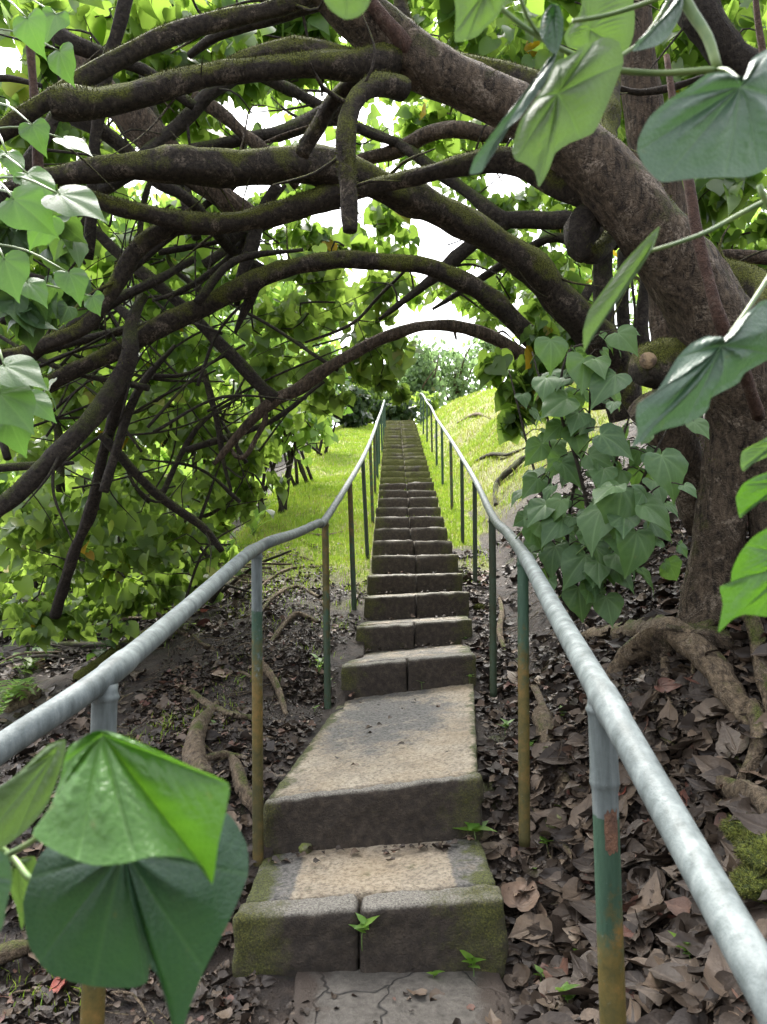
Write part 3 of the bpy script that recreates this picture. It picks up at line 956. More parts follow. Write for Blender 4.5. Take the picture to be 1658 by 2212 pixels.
def build_rail(name, label, rail_pts, posts, collar_at, group):
    base = posts[0][1]
    t = thing(name, (base[0], base[1], base[2]), label, 'handrail', group)
    mb = MB()
    pr = [p for p, _ in rail_pts]
    C, R = catmull(pr, [.0245] * len(pr), .02)
    arcs = np.concatenate([[0], np.cumsum(np.linalg.norm(np.diff(C, axis=0), axis=1))])
    R = np.array(R)
    for s_ in np.arange(.62, arcs[-1], 1.37):           # screwed pipe sleeves
        R += .0022 * (np.abs(arcs - s_) < .05)
    tube(mb, C, R, 18, smoothline=False, paint=0, rust=0, grime=0)
    # paint and dirt along the rail come from how far up the stairs it is
    o = None
    V = np.concatenate(mb.V)
    yy = V[:, 1]
    g = smoothstep(yy, 2.6, 4.2) * .42 * (1 - smoothstep(yy, 7, 10)) + smoothstep(yy, 16, 22) * .46
    gr = smoothstep(yy, 1.9, 3.0) * (1 - smoothstep(yy, 10, 14)) * .42
    mb.A['paint'] = [(0, g)]; mb.A['grime'] = [(0, gr)]
    mb.build('rail', M_PIPE, t)
    for (ptop, pbot, kind) in posts:
        mb = MB()
        a, b = np.array(pbot), np.array(ptop)
        a2 = a - (b - a) / np.linalg.norm(b - a) * .18
        L = np.linalg.norm(b - a2)
        n = max(6, int(L / .03))
        hh = np.linspace(0, 1, n)
        if ptop[1] < 9:
            hh = np.sort(np.concatenate([hh, 1 - (.026 + np.array([-.012, -.006, 0, .006, .012])) / L])); n = len(hh)
        if kind == 'near':
            hh = np.sort(np.concatenate([hh, .868 + np.array([-.012, -.006, .002, .006])])); n = len(hh)
        C = a2 + (b - a2) * hh[:, None]
        R = np.full(n, .0222)
        if kind == 'near':
            R = np.where(hh > .865, .0245, .0222)
            R = R + .002 * np.exp(-((hh - .868) / .008) ** 2)
        R = R + .0045 * np.exp(-((L * (1 - hh) - .026) / .006) ** 2) * (ptop[1] < 9)
        n0 = mb.n
        tube(mb, C, R, 16, smoothline=False)
        h = np.concatenate([np.repeat(hh, 16), [0, 1]])
        ang = np.concatenate([np.tile(np.arange(16) / 16 * 2 * math.pi, n), [0, 0]])
        if kind == 'near':      # grey sleeve, green paint, rusty foot
            paint = np.where(h < .825, 1, 0); rust = 1.0 - smoothstep(h, .50, .84); gm = .15 * (1 - h)
        elif kind == 'grey':
            paint = np.where(h < .84, .6, 0); rust = (1 - smoothstep(h, .5, .98)) * .95; gm = .65 * (1 - smoothstep(h, .2, .7))
        elif kind == 'green':
            paint = np.full_like(h, 1.0); rust = (1 - smoothstep(h, .45, .98)) * .9; gm = .45 * (1 - smoothstep(h, .0, .6)) + .1
        elif kind == 'dark':
            paint = np.full_like(h, .8); rust = np.full_like(h, .25); gm = np.full_like(h, .75)
        elif kind == 'rust':
            paint = np.full_like(h, .7); rust = .35 + .4 * smoothstep(h, .3, .8); gm = .55 * (1 - smoothstep(h, .3, .9)) + .1
        elif kind == 'farrust':
            paint = np.full_like(h, .8); rust = np.full_like(h, .55); gm = np.full_like(h, .1)
        else:
            paint = np.full_like(h, 1.0); rust = np.full_like(h, .0); gm = np.full_like(h, .0)
        mb.A['paint'] = [(n0, paint)]; mb.A['rust'] = [(n0, rust)]; mb.A['grime'] = [(n0, gm)]
        po = mb.build('post', M_PIPE, t)
        if kind == 'near' and collar_at:
            # worn patch of bare rust just under the grey sleeve
            mb = MB()
            ax = (b - a2) / L
            ctr = a2 + (b - a2) * .805
            X = np.array([1.0, 0, 0]); X -= ax * X.dot(ax); X /= np.linalg.norm(X); Yv = np.cross(ax, X)
            V, Fq = [], []
            ks, js = 9, 7
            for j in range(js):
                for k in range(ks):
                    th = -1.45 + (k / (ks - 1) - .5) * 1.05 + random.uniform(-.03, .03)
                    zz = (j / (js - 1) - .5) * .070 + (random.uniform(-.006, .006) if j in (0, js - 1) else 0)
                    V.append(ctr + ax * zz + (math.cos(th) * X + math.sin(th) * Yv) * (-.0232 if False else .0231))
            for j in range(js - 1):
                for k in range(ks - 1):
                    Fq.append([j * ks + k, j * ks + k + 1, (j + 1) * ks + k + 1, (j + 1) * ks + k])
            mb.add(V, faces=Fq)
            mb.build('rust_patch', M_RUSTPATCH, po)
    return t

# right-hand rail
rp = []
postsR = []
def vpost(px_t, py_t, px_b, py_b, d):
    b = P(px_b, py_b, d); t0 = P(px_t, py_t, d)
    s = b.y / t0.y
    t1 = P(px_t, py_t, d * s)
    return t1, b
t1 = P(1300, 1500, 1.30); postsR.append((t1, Vector((t1.x + .012, t1.y, .12)), 'near'))
tt, bb = vpost(1130, 1205, 1133, 1722, 2.86); postsR.append((tt, bb, 'green'))
for (xt, yt, xb, yb, kd, d) in [(1064, 1118, 1066, 1440, 'dark', 4.55), (1026, 1038, 1027, 1268, 'dark', 0), (998, 990, 1000, 1172, 'dark', 0), (974, 951, 977, 1105, 'farrust', 0),
                                (955, 922, 957, 1053, 'far', 0), (943, 904, 944, 1010, 'far', 0), (932, 881, 934, 979, 'farrust', 0), (923, 870, 923, 959, 'far', 0),
                                (915, 855, 915, 941, 'far', 0), (910, 851, 910, 924, 'far', 0)]:
    d = d or post_on_ground(xb, yb, 3)
    tt, bb = vpost(xt, yt, xb, yb, d); postsR.append((tt, bb, kd))
rp = [(P(1810, 2420, .70), 0), (P(1640, 2105, .80), 0), (P(1470, 1800, 1.0), 0), (P(1300, 1497, 1.30), 0), (P(1205, 1330, 1.82), 0)]
rp += [(P(1146, 1222, 2.50), 0), (P(1122, 1184, 2.95), 0), (P(1096, 1150, 3.6), 0)]
rp += [(p[0] + Vector((0, 0, .012)), 0) for p in postsR[2:]]
e = postsR[-1][0]
rp += [(e + Vector((-.01, .5, .10)), 0), (e + Vector((.05, 1.1, .14)), 0), (e + Vector((.28, 1.2, .10)), 0), (e + Vector((.34, .7, -.05)), 0)]
q = e + Vector((.34, .7, -.05))
postsR.append((q, Vector((q.x, q.y, float(zs(q.y)) - .05)), 'far'))
build_rail('handrail', 'pipe handrail on the uphill side of the stairs, looping back at its top end', rp, postsR, True, 'handrails of the stairs')

# left-hand rail
postsL = []
t1 = P(228, 1478, 1.47); postsL.append((t1, Vector((t1.x - .01, t1.y, -.03)), 'near'))
tt, bb = vpost(555, 1190, 558, 1838, 2.95); postsL.append((tt, bb, 'grey'))
for (xt, yt, xb, yb, kd, d) in [(703, 1126, 708, 1495, 'rust', 4.7), (756, 1042, 766, 1318, 'rust', 0), (784, 992, 795, 1213, 'dark', 0), (800, 956, 806, 1130, 'farrust', 0),
                                (809, 932, 811, 1068, 'farrust', 0), (814, 917, 816, 1033, 'far', 0), (819, 902, 820, 1004, 'far', 0), (824, 889, 826, 978, 'far', 0),
                                (828, 876, 830, 955, 'far', 0), (831, 866, 833, 938, 'far', 0)]:
    d = d or post_on_ground(xb, yb, 3)
    tt, bb = vpost(xt, yt, xb, yb, d); postsL.append((tt, bb, kd))
rp = [(P(-420, 1940, 1.02), 0), (P(-180, 1760, 1.15), 0), (P(0, 1618, 1.27), 0), (P(228, 1462, 1.48), 0), (P(400, 1318, 2.05), 0), (P(530, 1202, 2.80), 0), (postsL[1][0] + Vector((.01, .03, .018)), 0),
      (P(590, 1168, 3.2), 0), (P(640, 1152, 3.8), 0), (P(688, 1130, 4.5), 0)]
rp += [(p[0] + Vector((0, 0, .012)), 0) for p in postsL[2:]]
build_rail('handrail', 'pipe handrail on the thicket side of the stairs, bare grey beside the big drooping leaves', rp, postsL, False, 'handrails of the stairs')

# ------------------------------------------------------------------ trees
def limb(parent, pts, mat=M_BARK, name='limb', sides=14, bmp=.13, lon=.05, step=.045, bfreq=7, label=None, ext=None):
    """pts: (px, py, distance, width in pixels)"""
    mb = MB()
    p3, r3 = [], []
    for (px, py, d, wd) in pts:
        p3.append(P(px, py, d)); r3.append(wd / 2 / F * d * (.87 if mat is M_BARK else 1))
    C, R = catmull(p3, r3, step)
    wob = np.array([[noise.noise(Vector(c * 2.6 + q)) for q in (0, 31, 57)] + [noise.noise(Vector(c * 5.5 + 80))] for c in C])
    if name != 'trunk':
        fade = np.minimum(1, np.minimum(np.arange(len(C)), np.arange(len(C))[::-1]) / 4)[:, None]
        C = C + wob[:, :3] * R[:, None] * .55 * fade
        R = R * (1 + .22 * wob[:, 3] + .25 * np.maximum(0, wob[:, 0] - .25))
    tube(mb, C, R, sides, 1, bmp, bfreq, smoothline=False, lon=lon)
    if name == 'limb' and len(C) > 14 and mat in (M_BARK, M_BARK_DARK, M_BARK_PALE):
        for _ in range(random.randint(2, 6)):
            i0 = random.randint(4, len(C) - 4)
            dr = norm(rng.normal(size=3) * np.array([1, .6, 1])); r0 = min(R[i0] * .45, random.uniform(.003, .011)); Lt = random.uniform(.12, .5)
            q1 = C[i0] + dr * (R[i0] + Lt * .35) + rng.normal(0, .03, 3)
            q2 = q1 + norm(dr + rng.normal(0, .5, 3)) * Lt * .65
            tube(mb, [C[i0], q1, q2], [r0, r0 * .8, r0 * .35], 6, .05, .1, 20)
    nf = sum(len(t) for t in mb.T)
    n = len(C)
    S = mb.V[0][:n * sides].reshape(n, sides, 3)
    if mat in (M_BARK, M_TRUNK, M_BARK_DARK) and R.max() > .022:
        Nn = norm(S - C[:, None])
        L = np.linalg.norm(C[-1] - C[0])
        cnt = int(min(9000, 5200 * L * R.mean() / .05 * (.5 if mat is not M_BARK else 1)))
        i = rng.integers(0, n - 1, cnt); k = rng.integers(0, sides, cnt); t = rng.random((cnt, 1)); u = rng.random((cnt, 1))
        p = (S[i, k] * (1 - t) + S[i + 1, k] * t) * (1 - u) + (S[i, (k + 1) % sides] * (1 - t) + S[i + 1, (k + 1) % sides] * t) * u
        nr = Nn[i, k]
        ms = np.array([noise.noise(Vector(q * 7)) for q in p])
        ok = nr[:, 2] + ms * 1.1 + rng.normal(0, .12, cnt) > (.25 if mat is M_BARK else .5)
        p, nr = p[ok], nr[ok]; m = len(p)
        if m:
            h = rng.uniform(.004, .012, (m, 1))
            sd = norm(np.cross(nr, rng.normal(size=(m, 3)))) * rng.uniform(.0012, .0026, (m, 1))
            tip = p + nr * h + rng.normal(0, .003, (m, 3))
            V = np.stack([p - sd - nr * .002, p + sd - nr * .002, tip], 1).reshape(-1, 3)
            mb.add(V, loops=np.arange(m * 3), totals=np.full(m, 3), rnd=np.repeat(rng.random(m), 3))
    o = mb.build(name, mat, parent)
    if sum(len(t) for t in mb.T) > nf and len(o.data.polygons) > nf:
        o.data.materials.append(M_MOSSHAIR)
        mi = np.zeros(len(o.data.polygons), dtype=np.int32); mi[nf:] = 1
        o.data.polygons.foreach_set('material_index', mi)
    if label: o['label'] = label
    return o

def crown(parent, clumps, mat, name='crown', size=.13, lite=False, twmat=None, **kw):
    mb, tw = MB(), MB()
    if mat is M_LEAF_DARK:
        size = min(size, .112)
        clumps = [(*c[:6], c[6] * .95, *c[7:]) for c in clumps]
    for c in clumps:
        px, py, d, rx, ry, rd, n = c[:7]
        ex = c[7] if len(c) > 7 else {}
        clump(mb, px, py, d, rx, ry, rd, n, **{**dict(size=size, lite=lite, tw=tw, ntw=max(2, min(14, int(n / 45)))), **kw, **ex})
    nf = sum(len(t) for t in mb.T)
    for V, L, T, (st_, al) in zip(tw.V, tw.L, tw.T, tw.A.get('along', [])):
        mb.V.append(V); mb.L.append(L + (mb.n - st_)); mb.T.append(T); mb.n += len(V)
    o = mb.build(name, mat, parent)
    o.data.materials.append(twmat or M_TWIG)
    mi = np.zeros(len(o.data.polygons), dtype=np.int32); mi[nf:] = 1
    o.data.polygons.foreach_set('material_index', mi)
    return o

# --- the big leaning tree on the bank
gb = G(1530, 1400)
lean = thing('leaning_tree', gb, 'huge mossy tree on the bank whose thick trunk leans up and across over the stairs', 'tree')
limb(lean, [(1500, 1430, gb.y * 1.0, 190), (1522, 1370, 3.36, 135), (1545, 1240, 3.34, 110), (1560, 1120, 3.30, 104), (1585, 1000, 3.25, 112), (1606, 900, 3.20, 140), (1590, 800, 3.14, 168),
            (1545, 690, 3.10, 164), (1480, 590, 3.05, 146), (1385, 465, 3.0, 136), (1275, 345, 3.0, 130), (1130, 245, 3.0, 106), (1000, 182, 3.0, 102), (875, 112, 3.0, 108), (765, 20, 2.95, 114), (680, -70, 2.9, 110)],
     M_TRUNK, 'trunk', 28, .12, .05, .035, 5)
limb(lean, [(850, 130, 2.97, 78), (790, 132, 2.92, 70), (700, 128, 2.88, 62), (620, 138, 2.85, 50), (540, 152, 2.82, 54), (440, 172, 2.78, 58), (360, 192, 2.74, 60), (290, 208, 2.72, 60), (210, 222, 2.70, 64), (150, 222, 2.69, 78), (110, 226, 2.68, 66)])
limb(lean, [(760, 132, 2.93, 55), (700, 116, 2.92, 60), (630, 102, 2.90, 58), (570, 112, 2.87, 48), (520, 128, 2.85, 34), (470, 150, 2.82, 18)])
limb(lean, [(870, 190, 2.9, 60), (815, 180, 2.82, 62), (772, 205, 2.78, 56), (752, 260, 2.76, 50), (748, 330, 2.75, 47), (752, 410, 2.75, 44), (755, 470, 2.75, 42), (756, 500, 2.75, 36)])
limb(lean, [(812, 150, 3.05, 44), (765, 175, 3.08, 42), (722, 215, 3.1, 40), (690, 270, 3.12, 40), (664, 312, 3.14, 38), (654, 335, 3.14, 32)])
limb(lean, [(1250, 250, 3.35, 70), (1160, 195, 3.4, 66), (1085, 165, 3.45, 62), (1000, 142, 3.5, 52), (930, 105, 3.55, 44), (880, 60, 3.6, 36), (860, -30, 3.6, 30)])
limb(lean, [(1300, 430, 3.1, 90), (1225, 390, 3.12, 84), (1150, 352, 3.15, 74), (1080, 342, 3.2, 62), (1000, 356, 3.3, 52), (920, 378, 3.4, 44), (830, 398, 3.5, 40), (750, 425, 3.62, 34), (680, 440, 3.7, 26)])
limb(lean, [(1330, 440, 3.2, 70), (1285, 455, 3.15, 74), (1258, 500, 3.12, 76), (1255, 540, 3.1, 50), (1268, 556, 3.1, 30)], M_BARK_DARK, label='dark mossy stub hooked down under the trunk')
limb(lean, [(1340, 480, 3.25, 60), (1310, 530, 3.2, 48), (1278, 552, 3.15, 40), (1262, 545, 3.12, 34)], M_BARK)
limb(lean, [(1290, 360, 3.1, 90), (1300, 290, 3.2, 80), (1318, 215, 3.3, 70), (1322, 140, 3.4, 60), (1318, 30, 3.5, 52), (1310, -50, 3.5, 48)])
limb(lean, [(1600, 760, 3.3, 120), (1660, 660, 3.3, 95), (1640, 620, 3.4, 80), (1560, 590, 3.6, 60), (1480, 560, 3.8, 40)])
limb(lean, [(800, 5, 2.85, 26), (835, 50, 2.88, 32), (870, 96, 2.92, 38), (880, 120, 2.95, 30)], M_VINE)
# mossy cut stump on the trunk and the second leaning base
st = limb(lean, [(1560, 800, 3.3, 120), (1480, 790, 3.2, 120), (1415, 792, 3.12, 108), (1382, 792, 3.09, 84)], M_BARK, 'stub', label='mossy cut stub with a pale sawn knot')
mb = MB(); tube(mb, [P(1399, 779, 3.02), P(1408, 779, 3.10)], [.034, .036], 14, .02, .05, 30); mb.build('sawn_face', M_CUT, st, smooth=False)
limb(lean, [(1390, 870, 3.35, 90), (1440, 930, 3.4, 92), (1480, 1000, 3.5, 88), (1505, 1075, 3.6, 90), (1520, 1130, 3.7, 100)], M_TRUNK)
limb(lean, [(1690, 830, 3.1, 130), (1650, 930, 3.15, 120), (1680, 1020, 3.2, 120), (1700, 1120, 3.2, 130), (1700, 1240, 3.2, 140)], M_TRUNK)
# roots on the bank
def gp(px, py, lift=.0):
    g = G(px, py); g.z += lift
    return g
def root(parent, pix, wd, mat=M_ROOT, name='root', bmp=.22, label=None, sides=12):
    """pix: (px, py, lift over the ground); wd: radii in metres"""
    mb = MB()
    tube(mb, [gp(px, py, l) for px, py, l in pix], wd, sides, .03, bmp, 14, lon=.10)
    if parent is None:
        g = gp(pix[0][0], pix[0][1])
        return mb.build(name, mat, None, tuple(g))
    o = mb.build(name, mat, parent)
    if label: o['label'] = label
    return o
root(lean, [(1310, 1500, -.03), (1345, 1462, .04), (1390, 1438, .09), (1440, 1430, .12), (1490, 1445, .11), (1545, 1480, .08), (1600, 1520, .03), (1640, 1545, -.02)], [.055, .062, .066, .064, .060, .055, .05, .045], label='thick arched root bridging a hollow in the bank')
root(lean, [(1545, 1405, .04), (1480, 1395, .03), (1400, 1380, .03), (1320, 1372, .02), (1270, 1385, .0), (1240, 1410, -.03)], [.075, .06, .055, .05, .045, .03])
root(lean, [(1590, 1340, .05), (1625, 1380, .05), (1645, 1450, .05), (1670, 1530, .05), (1700, 1600, .0)], [.03, .032, .034, .034, .03])
root(lean, [(1625, 1520, .04), (1640, 1570, .06), (1640, 1630, .06), (1620, 1690, .05), (1590, 1740, .02), (1570, 1770, -.02)], [.035, .03, .025, .022, .02, .015])
root(lean, [(1560, 1720, .03), (1600, 1755, .05), (1640, 1800, .05), (1680, 1850, .03), (1720, 1900, .0)], [.03, .036, .036, .034, .03])
root(lean, [(1570, 1770, .03), (1520, 1800, .03), (1480, 1830, .02), (1450, 1860, -.01)], [.022, .022, .02, .016])
root(lean, [(1440, 1450, .04), (1436, 1490, .0), (1420, 1520, .02), (1400, 1545, -.01)], [.02, .018, .016, .012])
root(lean, [(1500, 1450, .05), (1496, 1500, .03), (1480, 1530, .0)], [.012, .010, .006])
for k in range(34):
    x0, y0 = random.uniform(1370, 1650), random.uniform(1500, 1680)
    pts = [(x0, y0, .01)]
    ang = random.uniform(.4, 2.7)
    for s in range(3):
        ang += random.uniform(-.5, .5)
        x0 += math.cos(ang) * 26; y0 += math.sin(ang) * 22
        pts.append((x0, y0, random.uniform(.005, .03)))
    root(lean, pts, [.010, .009, .007, .003] if k % 2 else [.006, .006, .005, .003], name='rootlet', sides=6)
crown(lean, [(1260, 60, 4.6, 260, 150, 1.0, 170), (1000, 50, 5.2, 170, 100, 1.0, 210), (1500, 120, 4.8, 200, 200, .9, 260), (1560, 420, 4.4, 140, 130, .7, 200), (1620, 260, 5.2, 120, 220, .8, 220),
              (1120, 90, 6.2, 230, 130, 1.2, 300), (1420, 300, 6.0, 200, 200, 1.0, 260), (760, 40, 5.6, 200, 80, 1.0, 230), (1000, 250, 8.5, 200, 170, 1.2, 420)], M_LEAF)

# --- upright tree behind it
gt = G(1470, 1010, 4)
up = thing('upright_tree', P(1455, 760, 3.9), 'straight brown trunk standing upright behind the leaning tree', 'tree')
limb(up, [(1475, 1060, 4.0, 120), (1465, 900, 3.95, 100), (1455, 700, 3.9, 96), (1442, 520, 3.9, 98), (1420, 380, 3.9, 94), (1398, 270, 3.9, 88), (1380, 150, 3.9, 80), (1372, 30, 3.9, 74), (1366, -80, 3.9, 70)], M_BARK_PALE, 'trunk', 18, .1, .04, .05, 9)
limb(up, [(1470, -60, 3.5, 84), (1510, 20, 3.5, 84), (1560, 90, 3.5, 80), (1620, 150, 3.5, 78), (1700, 210, 3.5, 76)], M_BARK_DARK)
limb(up, [(1340, 190, 3.6, 12), (1380, 200, 3.6, 15), (1450, 190, 3.6, 16), (1520, 165, 3.6, 12)], M_TWIG, 'limb')
limb(up, [(1700, 560, 3.6, 30), (1620, 556, 3.7, 28), (1550, 556, 3.8, 24), (1480, 590, 4.0, 18)], M_BARK_PALE)
limb(up, [(1658, 330, 4.4, 40), (1600, 400, 4.4, 36), (1540, 470, 4.5, 30), (1490, 560, 4.6, 26)], M_BARK_PALE)
limb(up, [(1480, 360, 5, 34), (1490, 450, 5, 34), (1500, 560, 5, 30), (1495, 700, 5, 30)], M_BARK_DARK)
crown(up, [(1560, 480, 6.0, 130, 110, .8, 260), (1380, 60, 6.5, 200, 120, .9, 260), (1600, 90, 6.5, 150, 150, .9, 260), (1570, 620, 6.2, 130, 90, .8, 220)], M_LEAF)

for pts in ([(1300, 520, 4.6, 44), (1308, 640, 4.6, 40), (1300, 760, 4.6, 44), (1310, 880, 4.6, 60)], [(1350, 540, 4.8, 30), (1345, 650, 4.8, 28), (1352, 800, 4.8, 30)], [(1275, 620, 4.4, 20), (1255, 660, 4.4, 22), (1240, 700, 4.4, 14)],
            [(1400, 600, 4.4, 34), (1385, 700, 4.4, 34), (1400, 800, 4.4, 40)], [(1325, 660, 4.3, 5), (1328, 760, 4.3, 5), (1326, 860, 4.3, 4)], [(1365, 600, 4.2, 5), (1372, 700, 4.2, 6), (1366, 800, 4.2, 4)], [(1420, 620, 4.2, 5), (1430, 720, 4.2, 5)]):
    limb(up, pts, M_BARK_DARK, 'limb', 10)
# dangling woody vines over the trunk
va = thing('woody_vine', P(1450, 330, 2.5), 'reddish woody vine hanging straight in front of the big trunk', 'vine')
limb(va, [(1440, 120, 2.6, 12), (1465, 280, 2.55, 17), (1490, 400, 2.5, 22), (1505, 500, 2.48, 24), (1535, 610, 2.46, 26), (1560, 690, 2.46, 28), (1600, 790, 2.6, 28), (1640, 900, 2.8, 26)], M_VINE, 'stem', 10, .06, .03)
va = thing('woody_vine', P(1640, 0, 2.6), 'thin brown vine at the upper right edge behind the round leaf', 'vine')
limb(va, [(1628, -60, 2.8, 13), (1640, 60, 2.8, 14), (1655, 170, 2.8, 14), (1668, 300, 2.8, 14)], M_VINE, 'stem', 10, .06, .03)

# --- arching tree: long limbs that sweep from the bank over the stairs
ga = G(1345, 905, 3.5)
arch = thing('arching_tree', P(1345, 850, 4.3), 'tree whose long mossy limbs arch from the bank low across the stairs', 'tree')
limb(arch, [(1360, 900, 4.35, 96), (1335, 800, 4.3, 84), (1300, 750, 4.25, 80), (1240, 680, 4.15, 80), (1170, 608, 4.05, 79), (1100, 548, 3.95, 78), (1020, 492, 3.85, 77), (950, 452, 3.78, 77), (870, 418, 3.7, 80), (800, 394, 3.63, 84),
            (740, 380, 3.58, 92), (680, 362, 3.54, 86), (610, 352, 3.5, 82), (540, 348, 3.46, 80), (470, 350, 3.42, 80), (400, 354, 3.38, 80), (330, 360, 3.35, 72), (250, 366, 3.32, 60), (170, 372, 3.3, 46), (90, 384, 3.3, 34), (10, 410, 3.3, 26)], M_BARK, 'limb', 20, .14, .05, .04, 6)
limb(arch, [(770, 398, 3.62, 60), (720, 428, 3.58, 62), (660, 442, 3.55, 58), (590, 458, 3.52, 56), (520, 476, 3.49, 54), (450, 484, 3.46, 54), (390, 478, 3.43, 46), (320, 462, 3.4, 42), (250, 446, 3.38, 40), (190, 422, 3.36, 34), (130, 400, 3.35, 24)], M_BARK, 'limb', 16)
limb(arch, [(470, 484, 3.47, 40), (400, 488, 3.5, 44), (340, 505, 3.52, 44), (290, 545, 3.55, 42), (258, 600, 3.58, 40), (225, 655, 3.6, 38), (180, 705, 3.62, 38), (110, 738, 3.65, 36), (40, 762, 3.7, 30), (-30, 775, 3.7, 24)], M_BARK, 'limb', 16)
limb(arch, [(1260, 800, 4.9, 50), (1185, 760, 4.8, 46), (1140, 712, 4.7, 46), (1080, 662, 4.6, 46), (1010, 615, 4.5, 46), (930, 582, 4.4, 44), (850, 567, 4.35, 42), (760, 562, 4.3, 40), (680, 568, 4.27, 42), (600, 588, 4.25, 44), (530, 620, 4.22, 50),
            (460, 652, 4.2, 52), (380, 690, 4.17, 46), (280, 745, 4.14, 42), (180, 792, 4.1, 38), (60, 850, 4.1, 36), (-60, 900, 4.1, 34)], M_BARK, 'limb', 16, .12, .05, .045, 8)
limb(arch, [(1235, 815, 5.3, 40), (1150, 782, 5.2, 33), (1085, 735, 5.15, 30), (1010, 710, 5.1, 27), (940, 704, 5.05, 26), (880, 712, 5.0, 25), (800, 740, 5.0, 24), (720, 790, 4.95, 25), (650, 838, 4.93, 26), (590, 864, 4.9, 27), (540, 912, 4.9, 22), (495, 965, 4.9, 17), (462, 1003, 4.9, 11)], M_BARK_PALE, 'limb', 12, .12, .04)
limb(arch, [(596, 862, 4.9, 30), (560, 828, 4.88, 28), (510, 780, 4.85, 27), (450, 718, 4.8, 27), (390, 655, 4.75, 26), (330, 605, 4.7, 26), (270, 560, 4.7, 24), (210, 500, 4.7, 22), (150, 450, 4.7, 18)], M_BARK_DARK, 'limb', 12)
limb(arch, [(1340, 520, 4.4, 46), (1240, 480, 4.4, 42), (1180, 482, 4.45, 38), (1110, 478, 4.5, 38), (1070, 462, 4.5, 30), (1000, 402, 4.6, 26), (910, 345, 4.7, 24), (830, 298, 4.8, 20), (720, 262, 4.9, 18), (600, 300, 5, 15)], M_BARK_DARK, 'limb', 12)
limb(arch, [(1100, 478, 4.5, 34), (1040, 510, 4.6, 30), (980, 560, 4.7, 28), (920, 615, 4.8, 22), (860, 660, 4.9, 14), (820, 690, 5, 8)], M_BARK_DARK, 'limb', 10)
limb(arch, [(1290, 545, 4.7, 24), (1200, 512, 4.7, 20), (1130, 545, 4.8, 20), (1060, 590, 4.9, 18), (980, 640, 5.0, 12), (935, 668, 5.0, 6)], M_BARK_DARK, 'limb', 10)
limb(arch, [(1100, 290, 4.6, 34), (1050, 290, 4.6, 34), (980, 280, 4.6, 36), (920, 295, 4.7, 34), (860, 330, 4.8, 32), (780, 350, 4.9, 28), (700, 400, 5, 22)], M_BARK_PALE, 'limb', 12)
limb(arch, [(560, 850, 4.9, 5), (575, 900, 4.9, 13), (555, 945, 4.9, 12), (530, 985, 4.9, 11), (510, 985, 4.9, 10), (500, 970, 4.9, 7)], M_BARK_PALE, 'limb', 8)
for pts in ([(560, 600, 4.3, 26), (540, 650, 4.3, 24), (520, 690, 4.3, 16), (508, 720, 4.3, 8)], [(600, 400, 4.2, 20), (560, 470, 4.3, 24), (540, 540, 4.3, 26), (515, 620, 4.3, 22), (512, 660, 4.3, 12)],
            [(480, 520, 4.3, 30), (540, 500, 4.4, 20), (480, 570, 4.4, 16), (400, 625, 4.3, 12), (330, 650, 4.3, 8)],
            [(730, 800, 5.0, 9), (640, 740, 5.1, 8), (560, 690, 5.2, 7), (470, 640, 5.2, 5)], [(900, 560, 4.8, 6), (820, 640, 5.2, 7), (760, 700, 5.3, 7), (660, 740, 5.4, 5)]):
    limb(arch, pts, M_BARK_DARK, 'limb', 9)
crown(arch, [(700, 640, 5.7, 190, 110, .7, 300), (790, 750, 5.9, 120, 90, .6, 230), (620, 760, 5.9, 180, 110, .7, 190), (845, 830, 6.2, 52, 58, .35, 90), (560, 660, 6.0, 200, 120, .8, 200), (690, 850, 6.0, 110, 60, .5, 70)],
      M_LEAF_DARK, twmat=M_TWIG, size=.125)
crown(arch, [(1125, 800, 4.7, 85, 100, .35, 150), (1120, 900, 4.9, 60, 80, .3, 60), (1215, 760, 4.6, 90, 100, .3, 110), (1190, 720, 5.2, 100, 110, .5, 130), (1180, 530, 6.6, 120, 120, .8, 240), (1060, 560, 7.2, 110, 70, .8, 160), (800, 500, 6.8, 140, 60, .8, 190), (640, 500, 6.5, 130, 60, .8, 200), (900, 250, 7.0, 120, 60, .8, 130), (1230, 640, 6.4, 90, 120, .6, 160), (1110, 650, 7.5, 100, 70, .6, 120), (1290, 500, 6.5, 80, 90, .6, 120), (1010, 630, 8.0, 160, 80, .8, 230), (1080, 430, 8.0, 130, 60, .8, 130)],
      M_LEAF, size=.125)

# --- thicket trees on the left
th = thing('thicket_tree', P(80, 1180, 4.6), 'dark many-stemmed tree crossing the left edge with a long bent stem', 'tree')
limb(th, [(-60, 1130, 3.75, 44), (0, 1092, 3.75, 42), (80, 1030, 3.8, 42), (150, 955, 3.8, 42), (215, 880, 3.85, 40), (258, 820, 3.9, 38), (280, 770, 3.9, 34), (285, 700, 4, 30), (310, 640, 4.1, 26)], M_BARK_DARK, 'limb', 14)
limb(th, [(-60, 860, 4.0, 30), (60, 780, 4.0, 28), (150, 712, 4.0, 28), (250, 650, 4.0, 26), (330, 610, 4.05, 20), (420, 560, 4.2, 14)], M_BARK_DARK, 'limb', 10)
limb(th, [(-40, 790, 4.2, 18), (80, 760, 4.2, 18), (200, 730, 4.2, 18), (330, 700, 4.2, 18), (480, 655, 4.2, 18)], M_BARK_DARK, 'limb', 10)
limb(th, [(-60, 1020, 4.2, 16), (20, 1008, 4.2, 18), (100, 1004, 4.2, 16), (160, 1000, 4.2, 8)], M_BARK_DARK, 'limb', 10)
limb(th, [(270, 810, 4.3, 30), (230, 960, 4.5, 26), (200, 1080, 4.7, 24), (160, 1200, 4.9, 24), (120, 1330, 5.2, 24)], M_BARK_DARK, 'limb', 10)
